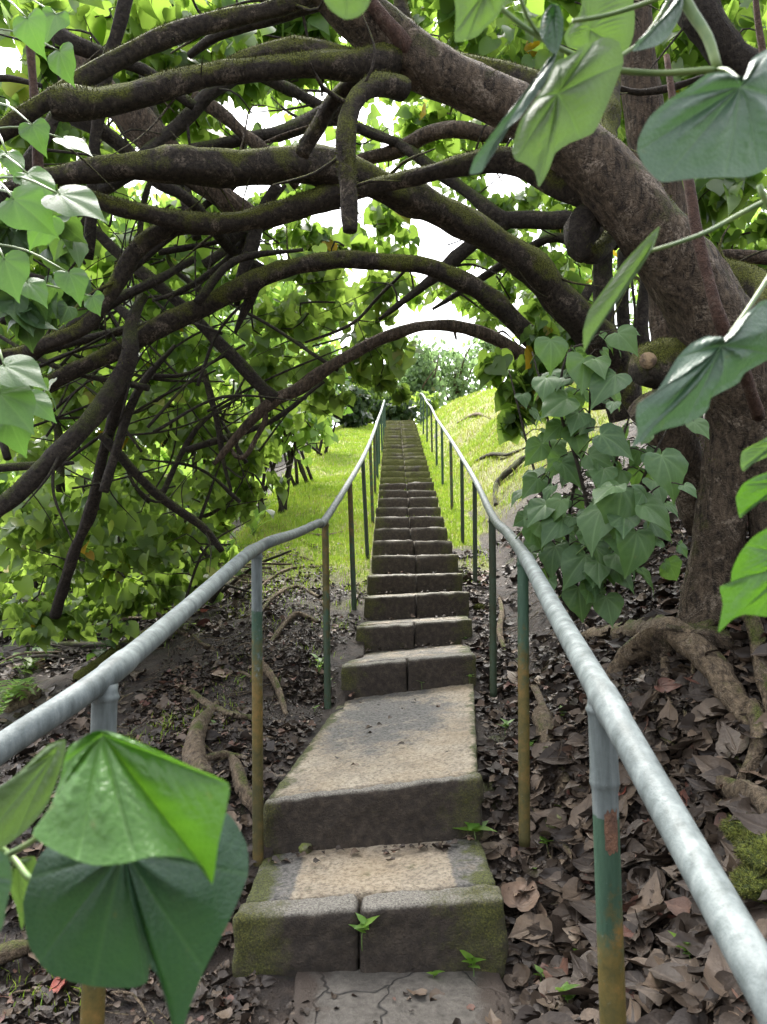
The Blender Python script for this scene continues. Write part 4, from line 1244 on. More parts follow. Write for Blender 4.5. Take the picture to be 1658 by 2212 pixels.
limb(th, [(220, 940, 4.4, 20), (290, 1020, 4.5, 20), (370, 1090, 4.7, 18), (440, 1140, 4.9, 16), (480, 1190, 5, 12)], M_BARK_DARK, 'limb', 10)
limb(th, [(440, 800, 5.2, 14), (470, 920, 5.2, 14), (480, 990, 5.2, 10), (500, 1060, 5.2, 6)], M_BARK_DARK, 'limb', 8)
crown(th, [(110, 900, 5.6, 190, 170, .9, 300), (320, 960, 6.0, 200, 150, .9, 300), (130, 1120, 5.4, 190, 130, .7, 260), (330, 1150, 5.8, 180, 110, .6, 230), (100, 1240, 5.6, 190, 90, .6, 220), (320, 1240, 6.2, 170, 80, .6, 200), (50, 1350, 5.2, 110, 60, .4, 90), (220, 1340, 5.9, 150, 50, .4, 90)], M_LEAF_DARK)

th = thing('thicket_tree', P(-20, 900, 3.6), 'tree at the upper left whose bare stems slant across the sky', 'tree')
limb(th, [(760, -70, 2.95, 34), (690, -15, 2.92, 38), (600, 18, 2.9, 40), (510, 35, 2.88, 42), (420, 58, 2.86, 44), (340, 90, 2.84, 46), (260, 130, 2.82, 46), (180, 172, 2.8, 44), (100, 218, 2.8, 42), (20, 275, 2.8, 42), (-60, 330, 2.8, 42)], M_BARK, 'limb', 14)
limb(th, [(760, -10, 3.6, 34), (650, 10, 3.6, 34), (560, 40, 3.7, 32), (470, 75, 3.8, 24), (410, 120, 3.9, 16)], M_BARK_DARK, 'limb', 12)
limb(th, [(180, 130, 4.0, 60), (250, 230, 4.0, 66), (320, 300, 4.0, 68), (400, 360, 4.05, 60), (480, 420, 4.1, 50), (540, 470, 4.2, 40)], M_BARK_PALE, 'limb', 14)
limb(th, [(100, 60, 3.6, 34), (170, 100, 3.6, 34), (250, 130, 3.7, 32), (330, 165, 3.8, 28), (420, 230, 3.9, 22)], M_BARK_DARK, 'limb', 12)
limb(th, [(160, 250, 3.7, 38), (215, 280, 3.7, 36), (270, 320, 3.75, 32), (330, 380, 3.8, 28), (420, 440, 3.9, 24), (500, 540, 4.4, 24), (600, 600, 4.6, 20)], M_BARK_DARK, 'limb', 12)
limb(th, [(282, -50, 3.5, 30), (262, 40, 3.5, 30), (238, 130, 3.55, 28), (222, 220, 3.6, 26), (205, 320, 3.65, 24), (198, 420, 3.7, 22), (190, 560, 3.8, 22)], M_BARK_DARK, 'limb', 12)
limb(th, [(62, 60, 2.9, 15), (70, 160, 2.9, 18), (78, 260, 2.9, 20), (85, 380, 2.9, 20), (80, 500, 2.9, 18)], M_VINE, 'limb', 10)
limb(th, [(180, 440, 3.9, 36), (260, 380, 3.9, 34), (340, 310, 3.95, 34), (420, 245, 4.0, 34), (470, 195, 4.0, 30), (540, 150, 4.1, 22)], M_BARK_DARK, 'limb', 12)
limb(th, [(420, 210, 4.2, 30), (480, 245, 4.2, 28), (530, 290, 4.2, 26), (575, 330, 4.2, 26), (640, 400, 4.4, 20)], M_BARK_PALE, 'limb', 12)
limb(th, [(400, 330, 4.4, 30), (500, 305, 4.4, 28), (600, 290, 4.4, 32), (680, 255, 4.4, 34), (740, 225, 4.4, 36)], M_BARK_DARK, 'limb', 12)
limb(th, [(640, 200, 4.6, 24), (570, 165, 4.6, 22), (700, 230, 4.6, 22), (800, 290, 4.7, 20), (900, 320, 4.8, 18)], M_BARK_DARK, 'limb', 10)
limb(th, [(-40, 170, 3.3, 18), (20, 168, 3.3, 16), (90, 185, 3.3, 10)], M_TWIG, 'limb', 8)
limb(th, [(-40, 480, 3.5, 40), (30, 400, 3.5, 34), (90, 300, 3.5, 30), (130, 220, 3.6, 24)], M_BARK_DARK, 'limb', 10)
crown(th, [(330, 60, 4.6, 330, 110, 1.0, 330), (120, 250, 4.8, 170, 200, .8, 220), (430, 170, 5.4, 260, 130, 1.0, 300), (620, 100, 5.8, 160, 110, .9, 240), (350, 150, 8.0, 380, 170, 1.2, 700), (640, 320, 8.5, 230, 150, 1.2, 420), (60, 90, 5.2, 120, 120, .8, 80)], M_LEAF)

th = thing('thicket_tree', P(150, 700, 4.6), 'leafy tree filling the left side between the mossy limbs and the bent stem', 'tree')
for k in range(64):
    x0, y0 = random.uniform(-40, 480), random.uniform(480, 1080)
    an = random.uniform(-1.2, -.2) if random.random() < .55 else random.uniform(-2.9, .5); L = random.uniform(140, 400); d = random.uniform(4.0, 5.6); wd = random.uniform(3, 9) if k > 20 else random.uniform(8, 24)
    mid = (x0 + math.cos(an) * L * .5 + random.uniform(-45, 45), y0 + math.sin(an) * L * .5 + random.uniform(-60, 45))
    limb(th, [(x0, y0, d, wd), (*mid, d + .1, wd * .8), (x0 + math.cos(an) * L, y0 + math.sin(an) * L, d + .2, wd * .45)], M_BARK_DARK, 'limb', 8, .12, .04, .07)
crown(th, [(120, 520, 5.2, 180, 150, .8, 330), (330, 560, 5.8, 200, 140, .9, 360), (90, 720, 5.6, 180, 130, .9, 330), (330, 760, 6.2, 200, 130, .9, 360), (480, 450, 6.2, 180, 90, .8, 240)], M_LEAF)
crown(th, [(60, 430, 2.6, 90, 80, .3, 26), (50, 600, 3.0, 90, 120, .4, 44), (40, 830, 2.4, 60, 90, .3, 14), (120, 560, 3.6, 110, 100, .4, 34)], M_LEAF_SKY, size=.13)

th = thing('thicket_tree', P(520, 1130, 6.6), 'low drooping tree with twiggy branches beside the mown grass strip', 'tree')
for k in range(18):
    x0, y0 = random.uniform(250, 560), random.uniform(950, 1330)
    an = random.uniform(-2.9, -.3); L = random.uniform(90, 240); d = random.uniform(5.6, 6.8); wd = random.uniform(4, 12)
    limb(th, [(x0, y0, d, wd), (x0 + math.cos(an) * L * .5 + random.uniform(-30, 30), y0 + math.sin(an) * L * .5 + random.uniform(-30, 30), d, wd * .8), (x0 + math.cos(an) * L, y0 + math.sin(an) * L, d + .2, wd * .4)], M_BARK_DARK, 'limb', 7, .1, .0, .08)
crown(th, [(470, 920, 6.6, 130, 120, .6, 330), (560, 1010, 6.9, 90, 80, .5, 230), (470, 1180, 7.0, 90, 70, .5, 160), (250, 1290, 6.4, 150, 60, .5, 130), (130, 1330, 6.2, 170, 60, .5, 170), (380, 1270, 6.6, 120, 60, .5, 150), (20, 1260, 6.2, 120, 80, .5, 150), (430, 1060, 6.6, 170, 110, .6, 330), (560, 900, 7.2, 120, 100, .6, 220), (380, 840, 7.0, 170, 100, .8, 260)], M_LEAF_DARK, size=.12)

# --- bushes behind, along the grass strip and down the slope
bush_specs = [
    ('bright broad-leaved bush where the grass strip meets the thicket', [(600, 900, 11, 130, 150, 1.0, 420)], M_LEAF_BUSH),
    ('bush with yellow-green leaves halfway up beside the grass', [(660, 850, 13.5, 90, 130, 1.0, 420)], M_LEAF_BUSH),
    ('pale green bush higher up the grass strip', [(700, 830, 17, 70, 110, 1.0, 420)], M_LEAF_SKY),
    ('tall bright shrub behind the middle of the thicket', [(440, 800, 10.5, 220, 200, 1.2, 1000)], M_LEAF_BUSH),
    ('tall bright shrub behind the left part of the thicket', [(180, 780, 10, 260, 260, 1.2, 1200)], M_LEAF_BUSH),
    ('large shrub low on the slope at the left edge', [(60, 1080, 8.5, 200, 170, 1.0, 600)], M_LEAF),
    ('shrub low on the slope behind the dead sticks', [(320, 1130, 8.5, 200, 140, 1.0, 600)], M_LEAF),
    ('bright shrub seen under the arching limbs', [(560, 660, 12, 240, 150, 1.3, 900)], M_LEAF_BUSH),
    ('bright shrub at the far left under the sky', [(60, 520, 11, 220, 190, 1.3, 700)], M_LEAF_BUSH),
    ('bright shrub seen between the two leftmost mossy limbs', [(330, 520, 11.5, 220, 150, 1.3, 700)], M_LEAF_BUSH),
]
for label, cl, mat in bush_specs:
    px, py, d, rx, ry, rd, n = cl[0]
    c = P(px, py + ry * .9, d)
    gzz = float(gz(np.array([c.x]), np.array([c.y]))[0])
    t = thing('bush', (c.x, c.y, gzz), label, 'bush')
    crown(t, cl, mat, 'foliage', .15, lite=d > 9, ntw=10, twr=.012)
    for k in range(5):
        mb = MB()
        top = np.array(P(px + random.uniform(-.6, .6) * rx, py + random.uniform(-.5, .3) * ry, d))
        b = np.array([c.x + random.uniform(-.2, .2), c.y + random.uniform(-.2, .2), gzz - .1])
        tube(mb, [b, (b + top) / 2 + rng.normal(size=3) * .15, top], [.035, .025, .008], 6, .3)
        mb.build('stem', M_BARK_DARK, t)

# forest mass at the far left that closes the view under the thicket
mb = MB()
for (px, py, d, rx, ry, n) in [(-50, 700, 17, 320, 330, 900), (250, 760, 19, 280, 250, 900), (480, 760, 22, 230, 190, 800), (100, 1150, 13, 350, 180, 700), (640, 790, 26, 120, 120, 500), (400, 1080, 13, 250, 150, 700)]:
    clump(mb, px, py, d, rx, ry, 1.8, n, .30, lite=True)
tag(mb.build('woods', M_LEAF_BUSH), 'dense green woods falling away behind the thicket', 'woods', kind='stuff')

# --- trees at the top of the hill
def hill_tree(label, px, py, d, rx, ry, n, dark=None, bx=None):
    c = P(bx or px, 905, d)
    zz = float(zs(c.y)) - .6
    t = thing('hilltop_tree', (c.x, c.y, zz), label, 'tree')
    mb = MB()
    base = np.array([c.x, c.y, zz])
    tp = np.array(P(px, py - ry * .3, d))
    tube(mb, [base, base * .5 + tp * .5 + rng.normal(size=3) * .2, tp], [.16, .11, .04], 8, .3, .1, 3)
    trunk = mb.build('trunk', M_BARK_PALE, t)
    mb = MB()
    for k in range(9):
        a_ = base * .55 + tp * .45 + (tp - base) * random.uniform(-.1, .35)
        e_ = np.array(P(px + random.uniform(-.9, .9) * rx, py + random.uniform(-.9, .6) * ry, d + random.uniform(-1, 1)))
        tube(mb, [a_, (a_ + e_) / 2 + rng.normal(size=3) * .2, e_], [.06, .035, .012], 6, .3)
    mb.build('limbs', M_BARK_PALE, t)
    mb = MB()
    clump(mb, px, py, d, rx, ry, rx / F * d * .8, n * (1 if d > 20 else 2.2), .20 if d > 20 else .14, lite=d > 20)
    mb.build('crown', dark or M_LEAF_HAZE, t)
hill_tree('pale grey-green tree standing at the top of the stairs', 905, 815, 30, 70, 100, 1100)
hill_tree('airy grey-green tree right behind the top handrail loop', 985, 800, 33, 85, 105, 900)
hill_tree('pale tree rising just over the crest of the grassy bank', 1060, 770, 30, 60, 70, 240, bx=1075)
for (px, py, d, rx, ry, n, lab) in [(850, 885, 26, 60, 40, 500, 'low dark shrub at the head of the stairs'), (925, 880, 27, 45, 40, 400, 'low shrub behind the top handrail loop'), (762, 880, 23, 52, 50, 620, 'low dark shrub at the head of the grass strip')]:
    c = P(px, 915, d)
    t = thing('bush', (c.x, c.y, float(zs(c.y)) - .1), lab, 'bush')
    mb = MB(); tube(mb, [np.array([c.x, c.y, float(zs(c.y)) - .2]), np.array(P(px, py, d))], [.05, .02], 6, .2); mb.build('stem', M_BARK_DARK, t)
    mb = MB(); clump(mb, px, py, d, rx, ry, .7, n, .2, lite=True); mb.build('foliage', M_SHRUB if 'dark' in lab else M_LEAF_DARK, t)
hill_tree('round dark green tree closing the head of the grass strip', 790, 850, 27, 65, 75, 900, M_LEAF_DARK)
hill_tree('bright leafy tree on the crest seen through the bank-side trunks', 1210, 640, 16, 130, 120, 420, M_LEAF_BUSH, bx=1230)
hill_tree('bright leafy tree behind the bank-side trunks near the picture edge', 1480, 560, 13, 230, 180, 700, M_LEAF_BUSH)

# ------------------------------------------------------------------ hanging leafy shoots beside the right-hand rail
gs = G(1235, 1335)
sap = thing('leafy_sapling', gs, 'leafy sapling with big heart-shaped glossy leaves between the right rail and the big tree', 'sapling')
mb, stm0 = MB(), MB()
shoots = [
    [(1240, 1340, 3.0), (1250, 1230, 2.95), (1290, 1120, 2.85), (1330, 1000, 2.75), (1360, 900, 2.7)],
    [(1235, 1330, 3.0), (1225, 1200, 3.0), (1235, 1080, 2.95), (1265, 960, 2.9), (1275, 860, 2.85), (1268, 740, 2.8)],
    [(1245, 1330, 3.0), (1200, 1220, 3.1), (1180, 1120, 3.1), (1190, 1000, 3.1), (1180, 880, 3.1), (1150, 760, 3.2)],
    [(1255, 1330, 3.0), (1310, 1220, 2.8), (1360, 1140, 2.65), (1410, 1060, 2.55)],
    [(1255, 1330, 3.0), (1330, 1180, 2.85), (1400, 1010, 2.75), (1440, 930, 2.75)],
    [(1245, 1335, 3.0), (1310, 1260, 2.9), (1390, 1220, 2.8), (1440, 1180, 2.75)],
    [(1240, 1330, 3.0), (1200, 1160, 3.3), (1150, 1000, 3.5), (1120, 880, 3.6), (1100, 800, 3.7)],
    [(1240, 1330, 3.0), (1185, 1240, 3.0), (1160, 1150, 3.05), (1140, 1080, 3.1)],
    [(1250, 1330, 3.0), (1280, 1180, 2.85), (1250, 1010, 2.8), (1210, 880, 2.8), (1230, 760, 2.8), (1300, 740, 2.8)],
]
Cs, Ss, Ts, Ns = [], [], [], []
for sh in shoots:
    stm = MB()
    pts = [P(*p) for p in sh]
    C, R = catmull(pts, np.linspace(.009, .0035, len(pts)), .03)
    tube(stm, C, R, 7, smoothline=False)
    nl = int(len(C) / 1.5)
    for k in range(nl):
        i = int(len(C) * (.22 + .78 * (k + random.random()) / nl)); i = min(i, len(C) - 1)
        az = random.uniform(0, 6.283); r = random.uniform(.04, .15)
        q = C[i] + np.array([math.cos(az) * r, math.sin(az) * r * .8 - .03, random.uniform(-.02, .05)])
        if q[0] < .60 + (q[1] - 2.86) * .07: continue
        tube(stm, [C[i], (C[i] + q) / 2 + np.array([0, 0, .02]), q], [.003, .0025, .002], 5, .05)
        if q[0] < .60 + (q[1] - 2.86) * .07: continue
        Cs.append(q); Ss.append(random.uniform(.045, .11))
        Ts.append([math.cos(az) * .8 + .1, math.sin(az) * .5 - .25, -.65 + random.uniform(-.3, .3)])
        Ns.append([random.gauss(-.1, .4), -.55 + random.gauss(0, .3), .65])
    stm.build('stem', M_TWIG, sap)
stm = stm0
# the larger leaves that stand out one by one
for (px, py, d, s, tx, tz) in [(1430, 985, 2.5, .15, .2, -.6), (1345, 1055, 2.55, .16, -.2, -.7), (1300, 1100, 2.6, .15, -.4, -.6), (1375, 1150, 2.5, .14, -.1, -.7), (1190, 735, 2.8, .12, 0, -.8),
                               (1262, 775, 2.75, .14, -.1, -.8), (1330, 810, 2.7, .14, -.6, -.5), (1225, 860, 2.75, .13, -.7, -.5), (1300, 940, 2.65, .13, .7, -.4), (1265, 1200, 2.8, .14, -.5, -.5), (1310, 1290, 2.8, .11, .1, -.8), (1250, 1270, 2.85, .12, .0, -.8), (1180, 1090, 2.9, .11, -.6, -.5), (1150, 1140, 2.95, .10, .3, -.7), (1200, 1180, 2.9, .12, -.3, -.7), (1215, 1000, 2.85, .12, .5, -.6), (1170, 960, 2.95, .1, -.5, -.6), (1390, 1090, 2.5, .12, .7, -.4), (1240, 930, 2.8, .11, .2, -.8), (1215, 1120, 2.85, .12, -.6, -.5), (1285, 1180, 2.7, .12, .5, -.6), (1330, 1230, 2.7, .10, .6, -.5)]:
    q = np.array(P(px, py, d))
    Cs.append(q); Ss.append(s); Ts.append([tx, -.25, tz]); Ns.append([random.gauss(0, .25), -.7, .6])
    tube(stm, [q, q + np.array([-.02, .06, .0]), q + np.array([-.05, .14, -.05])], [.002, .0025, .003], 5, .05)
leaves(mb, np.array(Cs), np.array(Ss), np.array(Ts), np.array(Ns), T_HI)
stm.build('petioles', M_STEM, sap); mb.build('leaves', M_LEAF_SKY, sap)

# ------------------------------------------------------------------ big leaves close to the lens
def big_leaf(parent, name, mat, outline, attach, veins, dome=.006, ripple=.0012, toward=True, rings=26, seg=10, label=None, rnd=.5):
    pts = [np.array(P(*p)) for p in outline]
    n = len(pts)
    O = []
    for i in range(n):
        p0, p1, p2, p3 = pts[i - 1], pts[i], pts[(i + 1) % n], pts[(i + 2) % n]
        for k in range(seg):
            t = k / seg
            O.append(.5 * (2 * p1 + (p2 - p0) * t * .8 + (2 * p0 * .8 - (3.6) * p1 + 0 * p1 + (2.0 * .8 + 1.2) * p2 - 0 * p3 - (.8) * p3 * 0) * 0
                     + 0 * p0) if False else p1 + (p2 - p1) * (t * t * (3 - 2 * t) * .35 + t * .65) + (t * (1 - t)) * ((p2 - p0) * (1 - t) * .28 - (p3 - p1) * t * .28))
    O = np.array(O)
    M = len(O)
    A = np.array(P(*attach))
    ts = np.linspace(0, 1, rings + 1)[1:]
    nr = np.zeros(3)
    for i in range(M):
        nr += np.cross(O[i] - A, O[(i + 1) % M] - A)
    nr /= np.linalg.norm(nr)
    if nr.dot(np.array([0, 0, CZ]) - A) < 0: nr = -nr
    vk = np.array([v * seg for v in veins])
    size = np.linalg.norm(O - A, axis=1).mean()
    V = [A]; va = [0.6]
    kk = np.arange(M)
    dk = np.abs(kk[:, None] - vk[None]); dk = np.minimum(dk, M - dk)
    near = dk.argmin(1); dmin = dk.min(1)
    sgn = np.where(((kk - vk[near] + M // 2) % M - M // 2) >= 0, 1, -1)
    arc = np.linalg.norm(np.roll(O, -1, 0) - O, axis=1).mean()
    for t in ts:
        P_ = A + (O - A) * t
        lateral = dmin * arc * t
        main = np.exp(-(lateral / (.010 * size * (1.3 - t * .7) + .0004)) ** 2)
        phase = (t * size - lateral * .75) / (size * .115)
        sec = np.exp(-((phase - np.round(phase)) / .09) ** 2) * (lateral > .004) * .45 * np.clip(1.2 - lateral / (size * .5), 0, 1)
        v_ = np.maximum(main, sec)
        pil = (np.cos(dmin / max(1, M / len(veins) / 2) * math.pi) * -.5 + .5)
        disp = dome * math.sin(min(t * 1.15, 1) * math.pi) * (.35 + .65 * pil) - ripple * 1.6 * main * math.sin(t * math.pi) ** .5 + ripple * np.cos(phase * 2 * math.pi) * -.5 * np.clip(lateral / .01, 0, 1) * math.sin(t * math.pi)
        V += list(P_ + nr * disp[:, None]); va += list(v_)
    f = []
    for k in range(M):
        f.append([0, 1 + k, 1 + (k + 1) % M])
    for r in range(rings - 1):
        b0, b1 = 1 + r * M, 1 + (r + 1) * M
        for k in range(M):
            f.append([b0 + k, b1 + k, b1 + (k + 1) % M, b0 + (k + 1) % M])
    mb = MB()
    mb.add(np.array(V), faces=f, vein=np.array(va), rnd=np.full(len(V), rnd))
    o = mb.build(name, mat, parent)
    if label: o['label'] = label
    return o

def stem(parent, pts, w0, w1, mat=M_STEM, name='stem'):
    mb = MB()
    n = len(pts)
    wd = np.linspace(w0, w1, n)
    tube(mb, [P(*p) for p in pts], [a / 2 / F * p[2] for a, p in zip(wd, pts)], 10, .01, .04, 60)
    return mb.build(name, mat, parent)

# lower left spray
sp1 = thing('leaf_spray', P(30, 1880, .52), 'close spray of large drooping leaves hanging over the left handrail post', 'leafy spray')
stem(sp1, [(-60, 1880, .60), (20, 1845, .58), (90, 1800, .55), (160, 1700, .52), (222, 1590, .475)], 14, 9)
stem(sp1, [(-40, 1800, .60), (30, 1855, .60), (75, 1900, .57), (160, 1870, .54), (262, 1838, .51)], 16, 9)
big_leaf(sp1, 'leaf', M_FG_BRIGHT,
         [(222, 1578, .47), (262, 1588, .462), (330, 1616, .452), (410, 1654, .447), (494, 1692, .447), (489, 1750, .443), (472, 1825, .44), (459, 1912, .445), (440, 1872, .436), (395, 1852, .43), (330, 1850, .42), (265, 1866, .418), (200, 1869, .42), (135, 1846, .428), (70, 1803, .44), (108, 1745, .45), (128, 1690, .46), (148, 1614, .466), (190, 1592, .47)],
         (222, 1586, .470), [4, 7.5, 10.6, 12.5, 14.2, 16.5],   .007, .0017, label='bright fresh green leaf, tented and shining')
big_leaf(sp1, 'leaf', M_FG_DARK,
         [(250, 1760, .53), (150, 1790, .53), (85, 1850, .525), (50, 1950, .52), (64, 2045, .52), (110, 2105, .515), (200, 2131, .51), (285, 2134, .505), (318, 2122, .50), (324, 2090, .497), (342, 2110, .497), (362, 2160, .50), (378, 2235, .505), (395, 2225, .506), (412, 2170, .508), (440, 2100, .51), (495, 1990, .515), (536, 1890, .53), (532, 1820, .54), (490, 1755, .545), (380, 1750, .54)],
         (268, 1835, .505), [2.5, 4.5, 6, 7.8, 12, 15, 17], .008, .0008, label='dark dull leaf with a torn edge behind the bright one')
big_leaf(sp1, 'leaf', M_FG_UNDER,
         [(142, 1598, .57), (136, 1650, .565), (105, 1735, .56), (60, 1790, .56), (0, 1835, .56), (-70, 1860, .56), (-90, 1760, .57), (-20, 1720, .575), (45, 1665, .575), (100, 1612, .575)],
         (120, 1625, .572), [3.5, 5, 6.6], .004, .0006, label='leaf seen edge-on at the left')
big_leaf(sp1, 'leaf', M_FG_PALE,
         [(-70, 1800, .45), (-20, 1828, .445), (18, 1850, .44), (27, 1900, .44), (14, 1960, .44), (2, 2010, .445), (-60, 2030, .45), (-120, 1920, .46)], (-70, 1880, .45), [3, 5, 6.5], .004)
big_leaf(sp1, 'leaf', M_FG_UNDER, [(30, 1862, .60), (75, 1850, .60), (85, 1900, .60), (60, 1960, .60), (48, 2010, .60), (36, 1960, .60), (22, 1920, .60)], (40, 1872, .6), [4], .003, label='small yellowish leaf behind the stem')

# upper right spray
def c2(x, y, d): return (829 + x / 2, y / 2, d)
sp2 = thing('leaf_spray', P(1480, 0, .75), 'close spray of large grey-green leaves on thin stems filling the upper right corner', 'leafy spray')
stem(sp2, [c2(1270, -60, .70), c2(1330, 50, .70), c2(1400, 160, .69), c2(1445, 300, .68)], 26, 20)
stem(sp2, [c2(430, -40, .68), c2(560, 80, .68), c2(680, 165, .68), c2(780, 218, .68), c2(900, 270, .68), c2(1000, 302, .68), c2(1200, 316, .68), c2(1440, 300, .68)], 10, 14)
stem(sp2, [c2(750, 410, .64), c2(850, 345, .66), c2(940, 290, .68), c2(1100, 190, .7), c2(1200, 60, .7), c2(1250, -40, .7)], 7, 9)
stem(sp2, [c2(815, 92, .7), c2(950, 70, .7), c2(1100, 25, .7), c2(1220, -20, .7)], 9, 11)
stem(sp2, [c2(585, -30, .66), c2(620, 70, .67), c2(680, 165, .68)], 8, 8)
stem(sp2, [c2(1540, 375, .60), c2(1530, 340, .62), c2(1480, 300, .66), c2(1440, 300, .68)], 8, 9)
big_leaf(sp2, 'leaf', M_FG_UNDER,
         [c2(1060, -60, .74), c2(1085, 60, .74), c2(1080, 150, .74), c2(1050, 225, .74), c2(960, 262, .74), c2(880, 215, .74), c2(800, 205, .74), c2(782, 150, .74), c2(850, 50, .74), c2(870, -60, .74)],
         c2(890, 125, .74), [3, 5, 9], .005, label='yellow-green leaf with a small round hole')
big_leaf(sp2, 'leaf', M_FG_UNDER,
         [c2(740, 270, .64), c2(800, 242, .64), c2(870, 190, .645), c2(905, 182, .65), c2(960, 160, .65), c2(1022, 185, .65), c2(1036, 270, .65), c2(1000, 370, .645), c2(955, 480, .64), c2(905, 575, .635), c2(800, 620, .63), c2(742, 662, .625), c2(716, 730, .62), c2(672, 808, .615), c2(652, 740, .62), c2(608, 706, .62), c2(570, 690, .62), c2(555, 640, .625), c2(592, 520, .63), c2(655, 430, .635), c2(705, 350, .64)],
         c2(752, 405, .632), [3, 6, 9.5, 13, 16, 19], .006, .0008, label='broad pale green leaf hanging with its pointed tip down')
big_leaf(sp2, 'leaf', M_FG_PALE,
         [c2(748, 238, .62), c2(730, 290, .615), c2(700, 350, .61), c2(650, 425, .605), c2(585, 512, .60), c2(530, 556, .60), c2(478, 620, .60), c2(448, 680, .60), c2(425, 742, .60), c2(372, 752, .60), c2(392, 685, .60), c2(430, 630, .60), c2(470, 575, .60), c2(535, 490, .605), c2(600, 425, .61), c2(650, 350, .615), c2(700, 280, .62)],
         c2(738, 250, .62), [8, 12], .004, .0006, label='narrow folded grey leaf edge')
big_leaf(sp2, 'leaf', M_FG_DARK,
         [c2(722, 15, .66), c2(758, 22, .66), c2(778, 80, .66), c2(772, 165, .66), c2(748, 236, .66), c2(712, 215, .665), c2(690, 180, .665), c2(674, 135, .67), c2(686, 65, .67)], c2(735, 60, .665), [4, 6], .004, label='small dark leaf turned edge-on')
big_leaf(sp2, 'leaf', M_FG_UNDER,
         [c2(318, -60, .62), c2(530, -60, .62), c2(520, 10, .62), c2(495, 70, .62), c2(450, 112, .62), c2(400, 160, .62), c2(310, 182, .62), c2(312, 80, .62)], c2(440, -40, .62), [3, 5.5, 6.5], .005, label='bright leaf cut off by the top of the picture')
big_leaf(sp2, 'leaf', M_FG_PALE,
         [c2(1532, 335, .585), c2(1490, 312, .58), c2(1400, 318, .57), c2(1325, 372, .565), c2(1230, 432, .56), c2(1150, 505, .555), c2(1105, 590, .55), c2(1096, 655, .55), c2(1130, 722, .55), c2(1200, 786, .552), c2(1330, 772, .56), c2(1450, 766, .565), c2(1560, 766, .575), c2(1625, 745, .58), c2(1700, 690, .585), c2(1780, 560, .60), c2(1790, 380, .61), c2(1720, 190, .62), c2(1650, 215, .615), c2(1590, 255, .605), c2(1560, 330, .595)],
         c2(1540, 375, .588), [4, 7, 9, 11.2, 13, 15.5, 17.5], .008, .0008, label='large round grey-green leaf beside the upright trunk')
big_leaf(sp2, 'leaf', M_FG_PALE,
         [c2(1272, -20, .7), c2(1288, 50, .69), c2(1262, 110, .68), c2(1225, 165, .67), c2(1180, 198, .66), c2(1078, 222, .65), c2(1095, 178, .65), c2(1160, 125, .66), c2(1225, 45, .68)], c2(1272, 10, .69), [5], .004, label='narrow pale leaf seen edge-on near the top')

# right-hand spray
sp3 = thing('leaf_spray', P(1640, 460, .8), 'close spray of large leaves reaching in from the right edge across the big trunk', 'leafy spray')
stem(sp3, [(1394, 546, .72), (1460, 526, .73), (1530, 500, .74), (1600, 462, .75), (1720, 400, .75)], 8, 11)
stem(sp3, [(1556, 748, .63), (1600, 690, .66), (1660, 600, .70), (1720, 500, .73)], 8, 11)
stem(sp3, [(1640, 400, .66), (1700, 560, .66), (1720, 900, .64), (1700, 1050, .62)], 13, 10)
big_leaf(sp3, 'leaf', M_FG_UNDER,
         [(1426, 488, .70), (1412, 535, .69), (1378, 590, .68), (1342, 642, .67), (1302, 695, .66), (1276, 725, .655), (1262, 762, .65), (1260, 715, .65), (1274, 668, .66), (1310, 618, .67), (1345, 570, .68), (1390, 522, .69)],
         (1398, 545, .69), [6, 4.5], .003, .0005, label='long narrow leaf hanging edge-on in front of the arching limb')
def c4(x, y, d): return (829 + x / 2, 552.6 + y / 2, d)
big_leaf(sp3, 'leaf', M_FG_PALE,
         [c4(1458, 372, .63), c4(1405, 345, .63), c4(1330, 378, .62), c4(1270, 440, .61), c4(1210, 540, .595), c4(1165, 605, .585), c4(1098, 640, .575), c4(1090, 700, .57), c4(1096, 765, .57), c4(1074, 825, .565), c4(1122, 800, .57), c4(1200, 755, .585), c4(1300, 728, .60), c4(1378, 690, .61), c4(1405, 655, .615), c4(1418, 612, .62), c4(1530, 552, .635), c4(1562, 505, .64), c4(1650, 455, .65), c4(1760, 400, .66), c4(1780, 250, .67), c4(1650, 190, .665), c4(1590, 230, .655), c4(1520, 300, .645), c4(1478, 345, .635)],
         c4(1458, 388, .628), [3, 6.3, 9, 12, 15.5, 18.5, 21], .008, .0009, label='large lobed grey-green leaf drooping over the trunk')
big_leaf(sp3, 'leaf', M_LEAF_SKY,
         [(1680, 935, .66), (1640, 955, .65), (1604, 975, .645), (1600, 1005, .64), (1607, 1018, .64), (1630, 1000, .645), (1690, 970, .66)], (1680, 950, .66), [3.5], .003)
big_leaf(sp3, 'leaf', M_FG_BRIGHT,
         [(1690, 1015, .66), (1640, 1026, .655), (1606, 1045, .65), (1590, 1075, .65), (1597, 1115, .65), (1602, 1118, .65), (1620, 1095, .65), (1660, 1078, .655), (1720, 1060, .66)], (1690, 1040, .66), [4, 2], .004, label='small fresh green leaf cut by the right edge')
big_leaf(sp3, 'leaf', M_FG_BRIGHT,
         [(1730, 1120, .62), (1660, 1140, .61), (1625, 1162, .605), (1598, 1196, .60), (1582, 1232, .60), (1578, 1260, .60), (1555, 1268, .595), (1562, 1305, .595), (1552, 1366, .59), (1580, 1340, .595), (1610, 1327, .60), (1660, 1332, .61), (1740, 1320, .62)], (1720, 1200, .62), [2.5, 6, 8.3, 10.5], .007, .0010, label='glossy green leaf with a pointed corner, low at the right edge')

